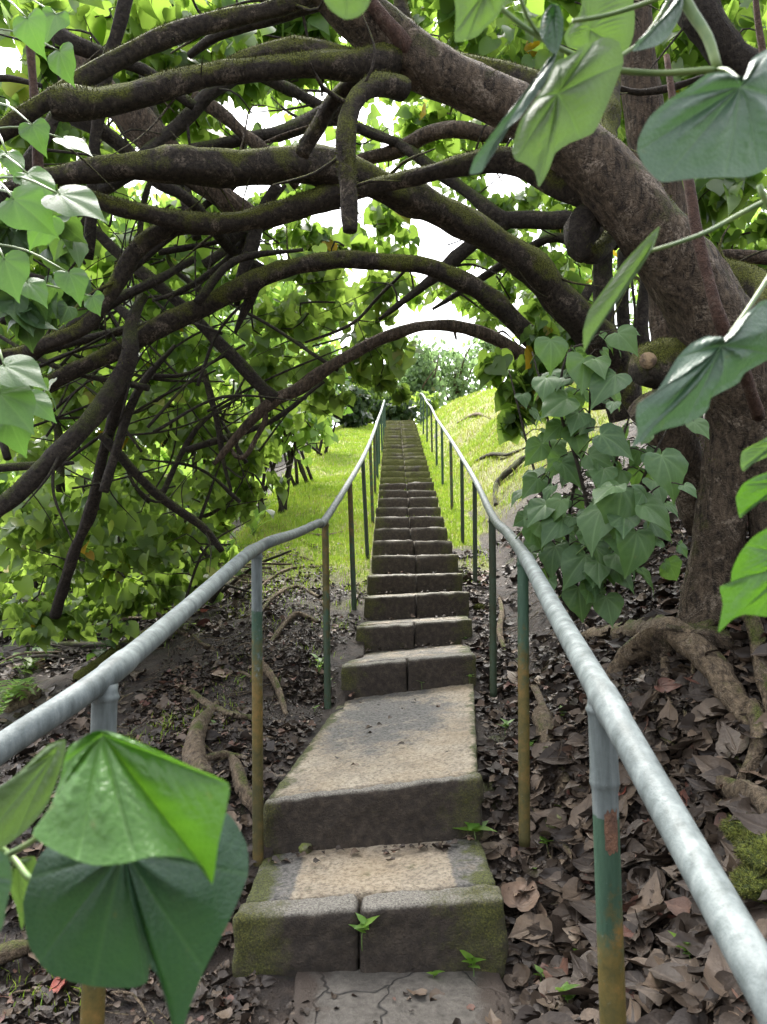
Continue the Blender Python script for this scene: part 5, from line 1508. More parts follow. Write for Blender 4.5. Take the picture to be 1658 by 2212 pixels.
# leaf at the top edge
sp4 = thing('leaf_spray', P(745, -60, .55), 'single bright leaf dipping in from the top edge over the big limb', 'leafy spray')
stem(sp4, [(780, -160, .6), (760, -100, .57), (748, -50, .55)], 10, 8)
big_leaf(sp4, 'leaf', M_FG_UNDER, [(690, -60, .55), (698, -5, .55), (715, 22, .55), (745, 42, .55), (775, 36, .55), (797, 12, .55), (812, -50, .55), (750, -70, .55)], (748, -50, .55), [3, 5], .004)

# leaves at mid distance on the left edge
sp5 = thing('leaf_spray', P(20, 400, 1.5), 'pale leafy shoot in front of the limbs at the left edge', 'leafy spray')
mb, stm = MB(), MB()
Cs, Ss, Ts, Ns = [], [], [], []
for (px, py, d, s, tx, tz, ny, nz) in [(60, 375, 1.6, .11, .8, -.5, -.8, .6), (130, 420, 1.5, .13, .8, -.4, -.7, .7), (30, 430, 1.5, .12, .7, -.5, -.8, .5), (110, 470, 1.6, .10, -.5, -.6, -.8, .5), (15, 330, 1.7, .10, .5, -.6, -.5, .7),
                                       (10, 560, 1.6, .14, .3, -.8, -.9, .4), (60, 610, 1.8, .10, .6, -.5, -.7, .6), (150, 590, 2.0, .10, .4, -.8, -.8, .4), (10, 790, 1.3, .10, .8, -.35, -.7, .7), (0, 850, 1.3, .11, .6, -.6, -.8, .5), (20, 905, 1.35, .10, .4, -.8, -.9, .3), (60, 860, 1.5, .08, .8, -.4, -.8, .5),
                                       (200, 640, 2.2, .09, .3, -.8, -.8, .5), (70, 270, 2.0, .11, .4, -.8, -.8, .5), (140, 300, 2.0, .1, .8, -.4, -.6, .7), (130, 110, 2.4, .13, .2, -.9, -.9, .3), (60, 40, 2.3, .13, .3, -.9, -.9, .3), (120, 30, 2.5, .13, -.3, -.9, -.9, .3)]:
    q = np.array(P(px, py, d)); Cs.append(q); Ss.append(s * random.uniform(.62, .85)); Ts.append([tx, -.1, tz]); Ns.append([random.gauss(0, .2), ny, nz])
    b = np.array(P(-30, py - 40 + random.uniform(-30, 30), d + .15))
    stm = MB(); tube(stm, [q, (q * .5 + b * .5) + np.array([0, 0, .02]), b], [.0022, .003, .0035], 5, .05)
    stm.build('stem', M_STEM, sp5)
leaves(mb, np.array(Cs), np.array(Ss), np.array(Ts), np.array(Ns), T_HI)
mb.build('leaves', leaf_mat('leaf_shoot', [(0, (.04, .085, .035)), (1, (.06, .12, .045))], (.10, .22, .03), .36, .42, (.1, .17, .06), spec=.35), sp5)

# ------------------------------------------------------------------ grass
def scatter(n, x0, x1, y0, y1):
    return rng.uniform(x0, x1, n), rng.uniform(y0, y1, n)

def blades(mb, X, Y, Zg, h, wd, lean=.5):
    n = len(X)
    az = rng.random(n) * 6.283
    az2 = rng.random(n) * 6.283
    C = np.stack([X, Y, Zg - .005], -1)
    dirw = np.stack([np.cos(az), np.sin(az), np.zeros(n)], -1) * wd[:, None] * .5
    ld = np.stack([np.cos(az2), np.sin(az2), np.zeros(n)], -1) * (h * rng.uniform(.1, lean, n))[:, None]
    up = np.stack([np.zeros(n), np.zeros(n), h], -1)
    V = np.stack([C - dirw, C + dirw, C + up * .55 + ld * .35 + dirw * .8, C + up * .55 + ld * .35 - dirw * .8, C + up * .9 + ld * 1.1], 1)
    base = np.arange(n)[:, None] * 5
    L = np.concatenate([base + np.array([[0, 1, 2, 3]]), base + np.array([[3, 2, 4]])], 1).ravel()
    T = np.tile([4, 3], n)
    return V.reshape(-1, 3), L, T

mb = MB()
for (n, x0, x1, y0, y1) in [(60000, -3.0, .2, 6.2, 14), (40000, -2.6, .4, 14, 26), (46000, .7, 4.2, 8, 16), (26000, .9, 4.5, 16, 28), (8000, .6, 1.1, 7.8, 20)]:
    X, Y = scatter(n, x0, x1, y0, y1)
    c = cxs(Y)
    gm = grass_mask(X, Y)
    hill = (X > c + .9) & (Y > 9.6)
    dead = hill & (gm < .35)
    ok = (rng.random(n) < np.where(hill, .22 + .78 * gm, gm)) & (np.abs(X - c) > .47)
    dead = dead[ok]
    X, Y = X[ok], Y[ok]
    Zg = gzn(X, Y)
    k = len(X)
    h = rng.uniform(.03, .085, k) * np.where(np.abs(X - cxs(Y)) < .9, .9, 1.0) * np.where(X > cxs(Y) + 1.0, 1.5, 1.0)
    V, L, T = blades(mb, X, Y, Zg, h, rng.uniform(.006, .012, k) * (1 + .06 * np.clip(Y - 8, 0, 12)))
    fine = np.array([noise.noise(Vector((a_ * 1.7, b_ * 1.7, 2))) for a_, b_ in zip(X, Y)])
    tuft = np.array([noise.noise(Vector((a_ * 9, b_ * 9, 5))) for a_, b_ in zip(X, Y)])
    rr = np.clip(rng.random(k) * .75 + .12 + fine * .35 + tuft * .25 + np.where(X > cxs(Y) + .9, .12, 0), 0, 1)
    rr = np.where(dead, rng.uniform(.82, 1, k), rr)
    mb.add(V, loops=L, totals=T, rnd=np.repeat(rr, 5))
# tufts on the dirt, mostly on the thicket side
for (px, py, r, n) in [(370, 1590, .16, 130), (420, 1560, .14, 90), (330, 1600, .10, 60), (520, 1460, .12, 50), (600, 1250, .35, 260), (660, 1210, .35, 260), (700, 1170, .25, 160), (560, 1290, .25, 90), (640, 1330, .2, 60), (1003, 1262, .10, 60),
                       (990, 1240, .08, 50), (380, 1375, .15, 50), (20, 2150, .08, 60), (120, 2190, .06, 40), (1050, 1180, .2, 40), (1010, 1130, .25, 120), (730, 1350, .1, 40), (690, 1420, .08, 30), (800, 1175, .05, 20)]:
    g = G(px, py)
    X = g.x + rng.normal(0, r, n); Y = g.y + rng.normal(0, r * 1.2, n)
    ok = np.abs(X - cxs(Y)) > .47
    X, Y = X[ok], Y[ok]; k = len(X)
    V, L, T = blades(mb, X, Y, gzn(X, Y), rng.uniform(.03, .08, k), rng.uniform(.003, .006, k), .8)
    mb.add(V, loops=L, totals=T, rnd=np.repeat(rng.random(k) * .7, 5))
for i in range(9, len(STEPS) - 1):
    cx, y, zl, zr, hw = STEPS[i]; yn = STEPS[i + 1][1]
    for (xo, n, sp) in [(0, 10, .02), (.40, 14, .05), (-.42, 8, .04)] + [(random.uniform(-.3, .3), 6, .05)]:
        if random.random() < .3: continue
        X = cx + xo + rng.normal(0, sp, n); Y = yn - .02 - np.abs(rng.normal(0, .03, n))
        V, L, T = blades(mb, X, Y, np.full(n, (zl + zr) / 2 - .005), rng.uniform(.03, .10, n), rng.uniform(.006, .012, n), .9)
        mb.add(V, loops=L, totals=T, rnd=np.repeat(rng.random(n) * .8, 5))
tag(mb.build('grass', M_GRASS), 'bright mown grass beside the upper stairs and on the bank', 'grass', kind='stuff')

# ------------------------------------------------------------------ leaf litter
def ground_normals(X, Y):
    e = .03
    zx = (gz(X + e, Y) - gz(X - e, Y)) / (2 * e); zy = (gz(X, Y + e) - gz(X, Y - e)) / (2 * e)
    return norm(np.stack([-zx, -zy, np.ones_like(X)], -1))

def lay_leaves(mb, X, Y, size, rnd, jitter=.35, lift=.012, Z=None, tm=None):
    n = len(X)
    Zg = gzn(X, Y) if Z is None else Z
    Nn = ground_normals(X, Y) if Z is None else np.tile([0, 0, 1.0], (n, 1))
    Nn = norm(Nn + rng.normal(0, jitter, (n, 3)))
    az = rng.random(n) * 6.283
    tip = np.stack([np.cos(az), np.sin(az), np.zeros(n)], -1)
    C = np.stack([X, Y, Zg], -1) + Nn * (lift + rng.random((n, 1)) * .015)
    leaves(mb, C, size, tip, Nn, tm or T_DRY, rnd)

mb = MB()
#        n,   x0,  x1,  y0, y1, smin, smax
for (n, x0, x1, y0, y1, s0, s1) in [(4200, .42, 1.9, 1.0, 4.6, .03, .085), (850, .42, 1.6, 1.0, 3.8, .0701, .115), (4200, .55, 2.6, 3.5, 8.5, .03, .09), (1500, .5, 3.2, 2.5, 6, .03, .10), (4600, -1.6, -.38, 1.2, 5.4, .02, .07), (4200, -2.4, -.1, 4.5, 9.0, .02, .06),
                                    (4500, -4.5, -1.3, 2.5, 9, .03, .10), (160, -.5, .5, 1.2, 2.42, .02, .05), (900, 1.6, 4.5, 4, 9, .04, .1)]:
    X, Y = scatter(n, x0, x1, y0, y1)
    c = cxs(Y)
    dens = np.array([noise.noise(Vector((a_ * 1.6, b_ * 1.6, 6))) for a_, b_ in zip(X, Y)])
    ok = ((np.abs(X - c) > .475) | (Y < SY[0] - .02)) & (dens > -.34 + .14 * (X < 0)) & (rng.random(n) > grass_mask(X, Y) * .95)
    ok &= ~((np.abs(X - (c + .45 + .45)) < .16) & (Y > 5.2) & (Y < 8.4) & (rng.random(n) < .85))     # trodden strip beside the rail
    X, Y = X[ok], Y[ok]
    s = rng.uniform(s0, s1, len(X)) * np.where(rng.random(len(X)) < .25, 1.35, .85)
    lay_leaves(mb, X, Y, s, rng.random(len(X)) ** (1.15 if s0 < .07 else .8) * .985, tm=T_DRYHI if s0 > .07 else None)
for (n, x0, x1, y0, y1, s0, s1) in [(9000, .42, 1.7, .9, 4.2, .008, .026), (8000, -1.7, -.38, 1.1, 6.0, .008, .026), (1200, -.5, .5, 1.0, 2.42, .006, .02)]:
    X, Y = scatter(n, x0, x1, y0, y1)
    ok = (np.abs(X - cxs(Y)) > .475) | ((Y < SY[0] - .02) & ((np.abs(X - .05) > .25) | (rng.random(n) < .15)))
    X, Y = X[ok], Y[ok]
    lay_leaves(mb, X, Y, rng.uniform(s0, s1, len(X)), rng.random(len(X)) * .95, .5, .004, None, T_CRUMB)
# crumbs on the treads
for i in range(0, 12):
    cx, y, zl, zr, hw = STEPS[i]; yn = STEPS[i + 1][1]
    n = [40, 26, 26, 22, 18, 14, 14, 12, 12, 10, 10, 10][i]
    X = rng.uniform(cx - .4, cx + .4, n)
    Y = yn - np.abs(rng.normal(0, .07, n)) - .03
    if i == 1: Y = np.where(rng.random(n) < .55, rng.uniform(y + .2, yn - .05, n), Y)
    Z = np.full(n, (zl + zr) / 2) + (zr - zl) / .9 * (X - cx) + (.055 * (Y - y - .17) if i == 1 else 0)
    lay_leaves(mb, X, Y, rng.uniform(.012, .04, n), rng.random(n), .25, .004, Z, T_CRUMB)
tag(mb.build('leaf_litter', M_DRY), 'brown litter of fallen leaves covering the dirt', 'leaf litter', kind='stuff')

# broken twigs and small surface roots in the litter
mb = MB()
for k in range(520):
    side = random.random()
    if side < .45: x, y = random.uniform(.5, 2.2), random.uniform(1.1, 7)
    elif side < .85: x, y = random.uniform(-1.8, -.42), random.uniform(2.0, 8)
    else: x, y = random.uniform(-4, -1.5), random.uniform(4, 9)
    L = random.uniform(.05, .38); an = random.uniform(0, 6.28)
    if abs(x - float(cxs(y))) < .55 : continue
    pts = []
    for s in range(4):
        xx, yy = x + math.cos(an) * L * s / 3, y + math.sin(an) * L * s / 3
        an += random.uniform(-.25, .25)
        if abs(xx - float(cxs(yy))) < .50: break
        pts.append((xx, yy))
    if len(pts) < 3: continue
    zz = gzn(np.array([p[0] for p in pts]), np.array([p[1] for p in pts]))
    r0 = random.uniform(.0018, .006)
    tube(mb, [(p[0], p[1], z + random.uniform(.004, .03)) for p, z in zip(pts, zz)], np.linspace(r0, r0 * .5, len(pts)), 5, .06)
tag(mb.build('twig_litter', M_ROOT), 'broken twigs scattered through the leaf litter', 'twigs', kind='stuff')

# larger fallen leaves, one object each
dry_meshes = []
for k, (tv, tf, tA) in enumerate(T_DRYHI):
    for tone in (.45, .66, .76, .86):
        m_ = MB(); m_.add(tv, faces=tf, rnd=tone)
        V = m_.V[0]
        me = mesh_np(V, m_.L[0], m_.T[0], {'rnd': np.full(len(V), tone), 'vein': tA})
        me.materials.append(M_DRY)
        me.polygons.foreach_set('use_smooth', np.ones(len(me.polygons), dtype=bool))
        dry_meshes.append(me)
def single_leaf(g, size, mesh, label, group=None, az=None, jit=.3, lift=.03):
    o = bpy.data.objects.new('fallen_leaf', mesh)
    COL.objects.link(o)
    nn = ground_normals(np.array([g[0]]), np.array([g[1]]))[0]
    nn = Vector(nn + rng.normal(0, jit, 3)).normalized()
    az = random.uniform(0, 6.28) if az is None else az
    q = nn.to_track_quat('Z', 'Y')
    from mathutils import Quaternion
    o.rotation_mode = 'QUATERNION'
    o.rotation_quaternion = Quaternion(nn, az) @ q
    o.location = Vector(g) + nn * lift
    o.scale = (size,) * 3
    return tag(o, label, 'fallen leaf', group)
cnt = 0
for k in range(260):
    px, py = random.uniform(1090, 1660), random.uniform(1480, 2260)
    g = G(px, py)
    if abs(g.x - float(cxs(g.y))) < .56 or g.y < 1.0: continue
    single_leaf(g, random.uniform(.08, .14), random.choice(dry_meshes), 'large curled dry brown leaf lying in the litter on the bank right of the steps', 'large dry leaves right of the steps')
    cnt += 1
    if cnt >= 150: break
cnt = 0
for k in range(120):
    px, py = random.uniform(60, 720), random.uniform(1480, 2200)
    g = G(px, py)
    if abs(g.x - float(cxs(g.y))) < .52 or g.y < 1.4: continue
    single_leaf(g, random.uniform(.05, .09), random.choice(dry_meshes), 'dry brown leaf lying on the rooty dirt left of the steps', 'dry leaves left of the steps')
    cnt += 1
    if cnt >= 40: break
def colored(tone):
    tv, tf, tA = T_DRYHI[int(tone * 97) % 9]
    me = mesh_np(tv, np.array([i for f in tf for i in f]), np.array([len(f) for f in tf]), {'rnd': np.full(len(tv), tone), 'vein': tA})
    me.materials.append(M_DRY)
    me.polygons.foreach_set('use_smooth', np.ones(len(me.polygons), dtype=bool))
    return me
single_leaf(G(132, 2165), .10, colored(1.0), 'red fallen leaf on the dirt below the drooping leaf spray')
single_leaf(G(437, 1327), .07, colored(.999), 'small orange-red leaf on the dirt beyond the left handrail')
single_leaf(G(480, 1478), .12, colored(.97), 'pale curled leaf standing out on the dirt beyond the left rail')
single_leaf(G(515, 1790), .12, colored(.975), 'pale torn leaf on the dirt beside the left post')
single_leaf(G(1118, 1960), .14, colored(.965), 'yellowish leaf leaning against the side of the lowest step', az=1.2, jit=.1, lift=.05)
single_leaf(G(1350, 1720), .08, colored(.998), 'small red leaf lying below the arched root')
single_leaf(G(1590, 1800), .10, colored(.93), 'dark red leaf lying beside the pale root')
single_leaf(G(1400, 2010), .15, dry_meshes[7], 'biggest flat brown leaf beside the near right post')
single_leaf(G(1180, 2170), .16, dry_meshes[2], 'broad grey-brown leaf at the bottom right of the paving', az=.3)

# ------------------------------------------------------------------ surface roots on the thicket side
LR = [([(560, 1560, .01), (500, 1570, .03), (450, 1540, .04), (400, 1500, .03), (350, 1480, .0)], [.012, .02, .022, .018, .01], 'mossy root crossing the dirt between the two near left posts'),
      ([(545, 1425, .02), (575, 1450, .05), (600, 1500, .05), (620, 1540, .0)], [.02, .026, .024, .015], 'short grey root knuckle behind the second left post'),
      ([(440, 1700, .02), (420, 1660, .05), (430, 1610, .06), (450, 1570, .03), (470, 1530, .0)], [.05, .055, .045, .03, .02], 'thick brown root stump rising behind the bright leaf'),
      ([(580, 1790, .0), (530, 1740, .04), (515, 1690, .05), (500, 1640, .02)], [.022, .03, .03, .018], 'mossy root curling beside the second left post'),
      ([(690, 1290, .01), (640, 1270, .03), (590, 1300, .03), (560, 1330, .01)], [.016, .022, .02, .01], 'root running under the third left post'),
      ([(700, 1230, .01), (650, 1225, .02), (600, 1240, .02), (540, 1280, .0)], [.014, .018, .016, .01], 'root at the edge of the grass on the thicket side'),
      ([(690, 1350, .01), (640, 1340, .03), (600, 1370, .03), (580, 1400, .0)], [.016, .024, .02, .01], 'root with a mossy bend beside the third left post'),
      ([(560, 1650, .01), (480, 1640, .03), (400, 1680, .03), (300, 1690, .0)], [.012, .02, .02, .012], 'thin root lying behind the bright leaf'),
      ([(70, 2090, .03), (30, 2110, .05), (-20, 2130, .05), (-80, 2150, .0)], [.02, .03, .034, .03], 'thick mossy root at the lower left edge'),
      ([(740, 1150, .01), (700, 1160, .02), (660, 1155, .02), (620, 1170, .0)], [.012, .018, .016, .008], 'topmost root beside the left posts')]
for pix, wd, lab in LR:
    o = root(None, pix, wd, M_ROOT, 'surface_root')
    tag(o, lab, 'root', 'surface roots left of the stairs')
for k in range(34):
    px, py = random.uniform(420, 700), random.uniform(1190, 1720)
    g = G(px, py)
    if abs(g.x - float(cxs(g.y))) < .75: continue
    an = random.uniform(-.4, .5) + math.pi * (random.random() < .5)
    pts = [(px, py, .0)]
    for s in range(4):
        an += random.uniform(-.4, .4)
        px += math.cos(an) * 28; py += math.sin(an) * 12
        pts.append((px, py, random.uniform(.006, .022)))
    pts[-1] = (px, py, -.01)
    if any(abs(G(p[0], p[1]).x - float(cxs(G(p[0], p[1]).y))) < .55 for p in pts): continue
    r0 = random.uniform(.006, .014)
    o = root(None, pts, [r0 * .6, r0, r0, r0 * .8, r0 * .4], M_ROOT, 'surface_root', sides=7)
    tag(o, 'thin wandering root half buried in the dirt left of the stairs', 'root', 'thin roots left of the stairs')
# roots in the hillside right of the upper rail
for pix, wd, lab in [([(1072, 1090, .0), (1075, 1060, .05), (1105, 1035, .08), (1135, 1005, .08), (1180, 990, .04), (1240, 985, .0)], [.035, .045, .045, .04, .035, .02], 'dark bent root hanging out of the grassy bank'),
                     ([(1020, 1000, .0), (1060, 990, .05), (1100, 985, .05), (1150, 965, .0)], [.02, .03, .03, .02], 'pale root in the grass above the dark bent root'),
                     ([(990, 915, .02), (1030, 900, .06), (1060, 905, .0)], [.03, .045, .02], 'brown root heap near the top of the grassy bank'),
                     ([(1080, 1290, .0), (1085, 1330, .04), (1080, 1380, .04), (1100, 1430, .0)], [.016, .022, .022, .016], 'brown root bending past the third right post')]:
    o = root(None, pix, wd, M_BARK_DARK if 'dark' in lab else M_ROOT, 'surface_root', .25)
    tag(o, lab, 'root', 'roots on the right bank')

# ------------------------------------------------------------------ logs, stones, dead branches
g0, g1, g2 = gp(1180, 1575, .09), gp(1195, 1650, .05), gp(1225, 1720, .0)
t = thing('log', tuple(g0), 'short sawn log with a round cut end lying behind the second right post', 'log')
A_ = P(1172, 1600, g0.y * .95)
A_.z = g0.z + .02
mb = MB(); tube(mb, [A_, A_ * .5 + g2 * .5, g2], [.052, .054, .045], 16, .03, .12, 16, lon=.06); mb.build('bark', M_ROOT, t)
dv = (A_ - g2).normalized()
mb = MB(); tube(mb, [A_ - dv * .005, A_ + dv * .004], [.045, .043], 16, .02, .04, 30); mb.build('sawn_face', M_CUT, t)
def stick(px0, py0, px1, py1, r0, lift0, lift1, mat, label, group=None, mid=0):
    a, b = gp(px0, py0, lift0), gp(px1, py1, lift1)
    m = (a + b) / 2 + Vector((random.uniform(-.05, .05), 0, mid))
    mb = MB(); tube(mb, [a, m, b], [r0, r0 * .9, r0 * .6], 9, .05, .15, 12, lon=.05)
    return tag(mb.build('fallen_branch', mat, None, tuple(a)), label, 'branch', group)
stick(170, 1480, 330, 1378, .055, .03, .05, M_BARK, 'thick mossy fallen branch lying just beyond the left rail')
stick(330, 1378, 520, 1262, .03, .05, .05, M_ROOT, 'long brown fallen branch continuing uphill beyond the left rail')
stick(60, 1420, 330, 1425, .028, .10, .08, M_BARK_DARK, 'dark fallen branch lying level in the brush pile')
stick(1155, 1500, 1185, 1600, .024, .03, .04, M_ROOT, 'brown fallen branch leading down to the sawn log')
stick(1255, 1880, 1180, 1790, .014, .02, .02, M_ROOT, 'thin stick in the litter beside the landing')
stick(205, 1300, 290, 1345, .012, .12, .1, M_BARK_PALE, 'pale slanting dead stick at the front of the brush pile')
for k in range(130):
    px, py = random.uniform(-40, 480), random.uniform(1260, 1480)
    if py < 1470 - (px) * .35 + 0 and py > 1250:
        an = random.uniform(-.5, .4); L = random.uniform(70, 190)
        try:
            stick(px, py, px + math.cos(an) * L, py + math.sin(an) * L * .6, random.uniform(.007, .022), random.uniform(.02, .34), random.uniform(.02, .38), random.choice([M_BARK_DARK, M_TWIG, M_BARK_PALE, M_ROOT]),
                  'dead stick lying in the brush pile left of the handrail', 'dead sticks in the brush pile', .05)
        except Exception:
            pass

def stone(px, py, r, mat, label, squash=.65, amp=.25, lift=.0, group=None):
    g = gp(px, py, lift)
    bm = bmesh.new()
    bmesh.ops.create_icosphere(bm, subdivisions=4, radius=1)
    s = random.random() * 50
    for v in bm.verts:
        k = 1 + amp * noise.noise(v.co * 1.3 + Vector((s, s, s))) + amp * .4 * noise.noise(v.co * 4 + Vector((s, 0, s))) + amp * .12 * noise.noise(v.co * 14)
        v.co = Vector((v.co.x * k, v.co.y * k, v.co.z * k * squash)) * r
    me = bpy.data.meshes.new('stone'); bm.to_mesh(me); bm.free()
    if mat is M_MOSS:
        V = np.array([v.co for v in me.vertices]); V = V[V[:, 2] > -r * squash * .3]
        m = 2600
        p = V[rng.integers(0, len(V), m)] + rng.normal(0, r * .03, (m, 3)); nr = norm(p * np.array([1, 1, 1 / squash]))
        sd = norm(np.cross(nr, rng.normal(size=(m, 3)))) * .0018
        tp = p + nr * rng.uniform(.003, .012, (m, 1)) + rng.normal(0, .003, (m, 3))
        nv, nl = len(me.vertices), len(me.polygons)
        mbx = MB(); bl = np.array([l.vertex_index for l in me.loops]); bt = np.array([q.loop_total for q in me.polygons])
        mbx.add(np.array([v.co for v in me.vertices]), loops=bl, totals=bt)
        mbx.add(np.stack([p - sd, p + sd, tp], 1).reshape(-1, 3), loops=np.arange(m * 3), totals=np.full(m, 3), rnd=np.repeat(rng.random(m), 3))
        o = mbx.build('stone', mat); o.data.materials.append(M_MOSSHAIR)
        mi = np.zeros(len(o.data.polygons), dtype=np.int32); mi[nl:] = 1
        o.data.polygons.foreach_set('material_index', mi)
    else:
        o = link('stone', me, mat)
    o.location = g + Vector((0, 0, r * squash * .45))
    return tag(o, label, 'stone', group)
stone(1035, 1312, .045, M_MOSS, 'small round stone wholly covered in moss beside the steps')
stone(1200, 1785, .05, M_STONE, 'roundish grey stone with some moss beside the landing')
stone(1630, 1870, .075, M_MOSS, 'mossy lump on the bank behind the near right handrail')
stone(1668, 1925, .085, M_MOSS, 'bigger mossy lump at the right edge under the handrail')
stone(1648, 1990, .07, M_MOSS, 'lowest mossy lump at the right edge beside the handrail')
stone(660, 1848, .028, M_STONE, 'pebble in the dirt beside the lowest tread')
stone(45, 1515, .14, M_ROOT, 'brown weathered stump lump under the left rail', .8, .35)
g = G(410, 1215, 4)
stone(420, 1215, .42, M_BARK_DARK, 'dark earth-clad boulder in the thicket beside the grass', .8, .3)
for (px, py, r) in [(1655, 1130, .1), (1300, 1350, .06), (1330, 1340, .05)]:
    pass

# ------------------------------------------------------------------ seedlings, ferns, strappy plants
def make_seedling(n_leaf, size, h, seed, mat):
    r = np.random.default_rng(seed)
    mb, st = MB(), MB()
    top = np.array([r.normal(0, .2) * h, r.normal(0, .2) * h, h])
    tube(st, [np.zeros(3) - [0, 0, .02], top * .5 + r.normal(0, .05, 3) * h, top], [.0022, .0018, .0012], 5, .02)
    C, T, Nn = [], [], []
    for k in range(n_leaf):
        az = k * 2.4 + r.uniform(-.4, .4)
        C.append(top * (.55 + .45 * (k + 1) / n_leaf)); T.append([math.cos(az), math.sin(az), r.uniform(.0, .5)]); Nn.append([0, 0, 1])
    tv, tf = T_FULL[2]
    tv = tv * np.array([1, .6, 1])
    leaves(mb, np.array(C), np.full(n_leaf, size) * r.uniform(.7, 1.2, n_leaf), np.array(T, float), np.array(Nn, float), [(tv, tf)], r.random(n_leaf))
    return st, mb
protos = []
for k, (nl, s, h) in enumerate([(4, .035, .04), (6, .045, .07), (3, .03, .03), (5, .10, .06)]):
    protos.append((nl, s, h, k))
def place_seedling(proto, at, label, group=None, mat=M_LEAF_BUSH, cache={}):
    key = (proto, mat.name)
    if key not in cache:
        st, mb = make_seedling(*protos[proto][:3], proto + 3, mat)
        t = thing('seedling', (0, 0, 0), label, 'seedling')
        a_ = st.build('stem', M_STEM, t); b_ = mb.build('leaves', mat, t)
        cache[key] = (t, a_, b_)
    else:
        t0, a0, b0 = cache[key]
        t = t0.copy(); COL.objects.link(t)
        for c_ in (a0, b0):
            c = c_.copy(); COL.objects.link(c); c.parent = t
    t.location = at
    t.rotation_euler = (0, 0, random.uniform(0, 6.28))
    tag(t, label, 'seedling', group)
    if not group and 'group' in t: del t['group']
    return t
def on_step(i, px, py, foot=True):
    """point on the front base or top of step i seen near a pixel"""
    cx, y, zl, zr, hw = STEPS[i]
    d = 1.0
    for dd in np.linspace(1, 14, 4000):
        q = P(px, py, dd)
        if q.y >= y - .03:
            if foot: q.z = 0.0 if i == 0 else (STEPS[i - 1][2] + STEPS[i - 1][3]) / 2 + (STEPS[i - 1][3] - STEPS[i - 1][2]) / .9 * (q.x - STEPS[i - 1][0]) + (.055 * (q.y - STEPS[i - 1][1] - .07) if i == 2 else 0)
            return q
    return q
big = place_seedling(3, on_step(1, 1030, 1790), 'largest seedling, with long narrow leaves, growing at the right foot of the landing', None)
place_seedling(1, on_step(0, 783, 2040, False), 'seedling growing out of the joint of the lowest step')
place_seedling(1, on_step(0, 1023, 2090), 'seedling at the right foot of the lowest step')
place_seedling(2, on_step(0, 937, 2085), 'tiny seedling at the middle of the foot of the lowest step')
place_seedling(1, G(1492, 2120), 'bright seedling among dry leaves at the lower right')
place_seedling(0, on_step(2, 1015, 1470), 'seedling at the right end of the first step above the landing')
place_seedling(2, on_step(2, 912, 1475), 'tiny seedling in the joint just above the landing')
place_seedling(0, on_step(3, 1000, 1395), 'seedling on the second step above the landing')
for k in range(34):
    px, py = random.uniform(1065, 1330), random.uniform(1430, 2180)
    g = G(px, py)
    if abs(g.x - float(cxs(g.y))) < .5 or g.x > .95: continue
    place_seedling(random.choice([0, 2, 2, 1]), g, 'tiny green seedling sprouting in the litter right of the steps', 'tiny seedlings right of the steps')
for k in range(12):
    px, py = random.uniform(380, 720), random.uniform(1420, 1760)
    g = G(px, py)
    if abs(g.x - float(cxs(g.y))) < .5: continue
    place_seedling(random.choice([0, 2]), g, 'tiny green seedling sprouting in the dirt left of the steps', 'tiny seedlings left of the steps')
# young broad-leaved plants in the brush on the left
def small_plant(name, cat, label, base, n, size, spread, h, mat, aspect=.35, droop=.4, upb=.6):
    t = thing(name, tuple(base), label, cat)
    mb, st = MB(), MB()
    C, T, Nn = [], [], []
    b = np.array(base)
    for k in range(n):
        az = k * 2.399 + random.uniform(-.3, .3); f = (k + .5) / n
        p = b + np.array([math.cos(az) * spread * .3 * f, math.sin(az) * spread * .3 * f, h * (.25 + .75 * f)])
        C.append(p); T.append([math.cos(az), math.sin(az), upb + random.uniform(-.3, .3)]); Nn.append([-math.cos(az) * .4, -math.sin(az) * .4, 1])
        tube(st, [b, (b + p) / 2 + np.array([0, 0, .01]), p], [.004, .003, .002], 5, .06)
    tv, tf = _tmpl_full(.12, droop); tv = tv * np.array([1, aspect / .53, 1])
    leaves(mb, np.array(C), size * rng.uniform(.7, 1.15, n), np.array(T), np.array(Nn), [(tv, tf)])
    st.build('stems', M_STEM, t); mb.build('leaves', mat, t)
    return t
small_plant('strappy_plant', 'plant', 'upright plant with long bright strap leaves at the edge of the mown grass', G(548, 1160, 4), 9, .30, .3, .35, M_LEAF_BUSH, .16, .3, 1.3)
small_plant('strappy_plant', 'plant', 'silvery strap-leaved plant beside the boulder in the thicket', G(490, 1215, 4), 12, .26, .3, .22, M_LEAF_SKY, .13, .6, .8)
small_plant('strappy_plant', 'plant', 'low strap-leaved plant on the dirt under the bend of the left rail', G(540, 1240, 4), 9, .16, .3, .12, M_LEAF_BUSH, .2, .5, .7)
small_plant('leafy_plant', 'plant', 'glossy heart-leaved plant in the brush pile beside the thick fallen branch', G(215, 1440), 9, .13, .3, .28, M_LEAF_SKY, .5, .3, .0)
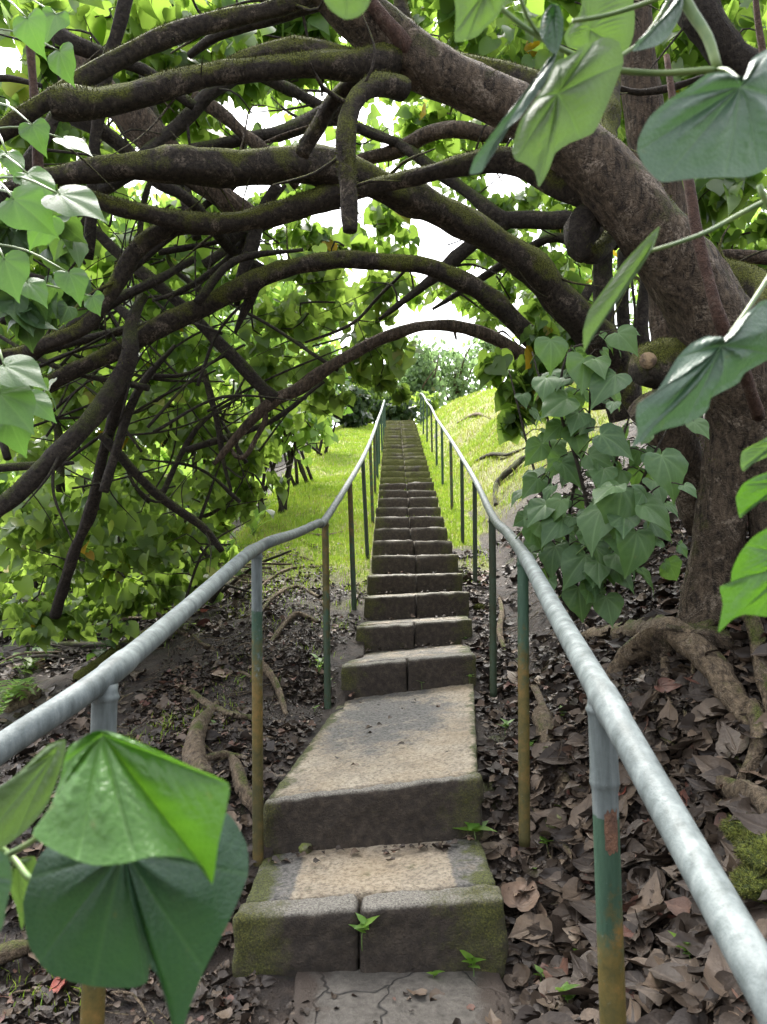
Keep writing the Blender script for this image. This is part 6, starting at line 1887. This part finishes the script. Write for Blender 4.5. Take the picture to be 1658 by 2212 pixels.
small_plant('leafy_plant', 'plant', 'heart-leaved plant at the left end of the brush pile', G(60, 1420), 9, .13, .3, .30, M_LEAF_SKY, .5, .3, .0)
small_plant('leafy_plant', 'plant', 'narrow-leaved weed against the rail beyond the brush pile', G(390, 1370), 12, .12, .2, .2, M_LEAF_BUSH, .2, .4, .6)
small_plant('leafy_plant', 'plant', 'bright green fern-like tuft in the brush below the drooping tree', G(265, 1330, 3), 16, .16, .2, .25, M_LEAF_BUSH, .2, .4, .8)
small_plant('leafy_plant', 'plant', 'leafy weed on the dirt beside the third left post', G(690, 1455), 10, .06, .1, .12, M_LEAF_BUSH, .25, .4, .8)
for k in range(60):
    px, py = random.uniform(-30, 500), random.uniform(1270, 1470)
    if py > 1490 - px * .42: continue
    small_plant('brush_plant', 'plant', 'low broad-leaved plant growing through the brush pile left of the handrail', G(px, py, 3), random.randint(6, 11), random.uniform(.08, .13), .5, random.uniform(.15, .4), M_LEAF_SKY if k % 3 else M_LEAF_DARK, .5, .3, .0)['group'] = 'low plants in the brush pile'
# fern at the left edge
t = thing('fern', tuple(G(-10, 1560)), 'bright fern under the left handrail at the picture edge', 'fern')
mb = MB()
b = np.array(G(-10, 1560))
for k in range(12):
    az = random.uniform(0, 6.28); L = random.uniform(.22, .36)
    pts = [b + np.array([math.cos(az) * L * s, math.sin(az) * L * s, .30 * math.sin(s * 2.2) * L / .3]) for s in np.linspace(0, 1, 14)]
    C, T, Nn, S = [], [], [], []
    for s in range(2, 14):
        d_ = norm(pts[s] - pts[s - 1]); sd = norm(np.cross(d_, [0, 0, 1.0]))
        for sg in (-1, 1):
            C.append(pts[s]); T.append(sd * sg + d_ * .4); Nn.append([0, 0, 1.0]); S.append(.085 * math.sin((s) / 14 * 2.9) + .01)
    tv, tf = T_FULL[2]; tv = tv * np.array([1, .35, 1])
    leaves(mb, np.array(C), np.array(S), np.array(T), np.array(Nn), [(tv, tf)])
mb.build('fronds', M_LEAF_BUSH, t)

# ------------------------------------------------------------------ tidy up
for o in list(bpy.data.objects):
    if '_o' in o: del o['_o']
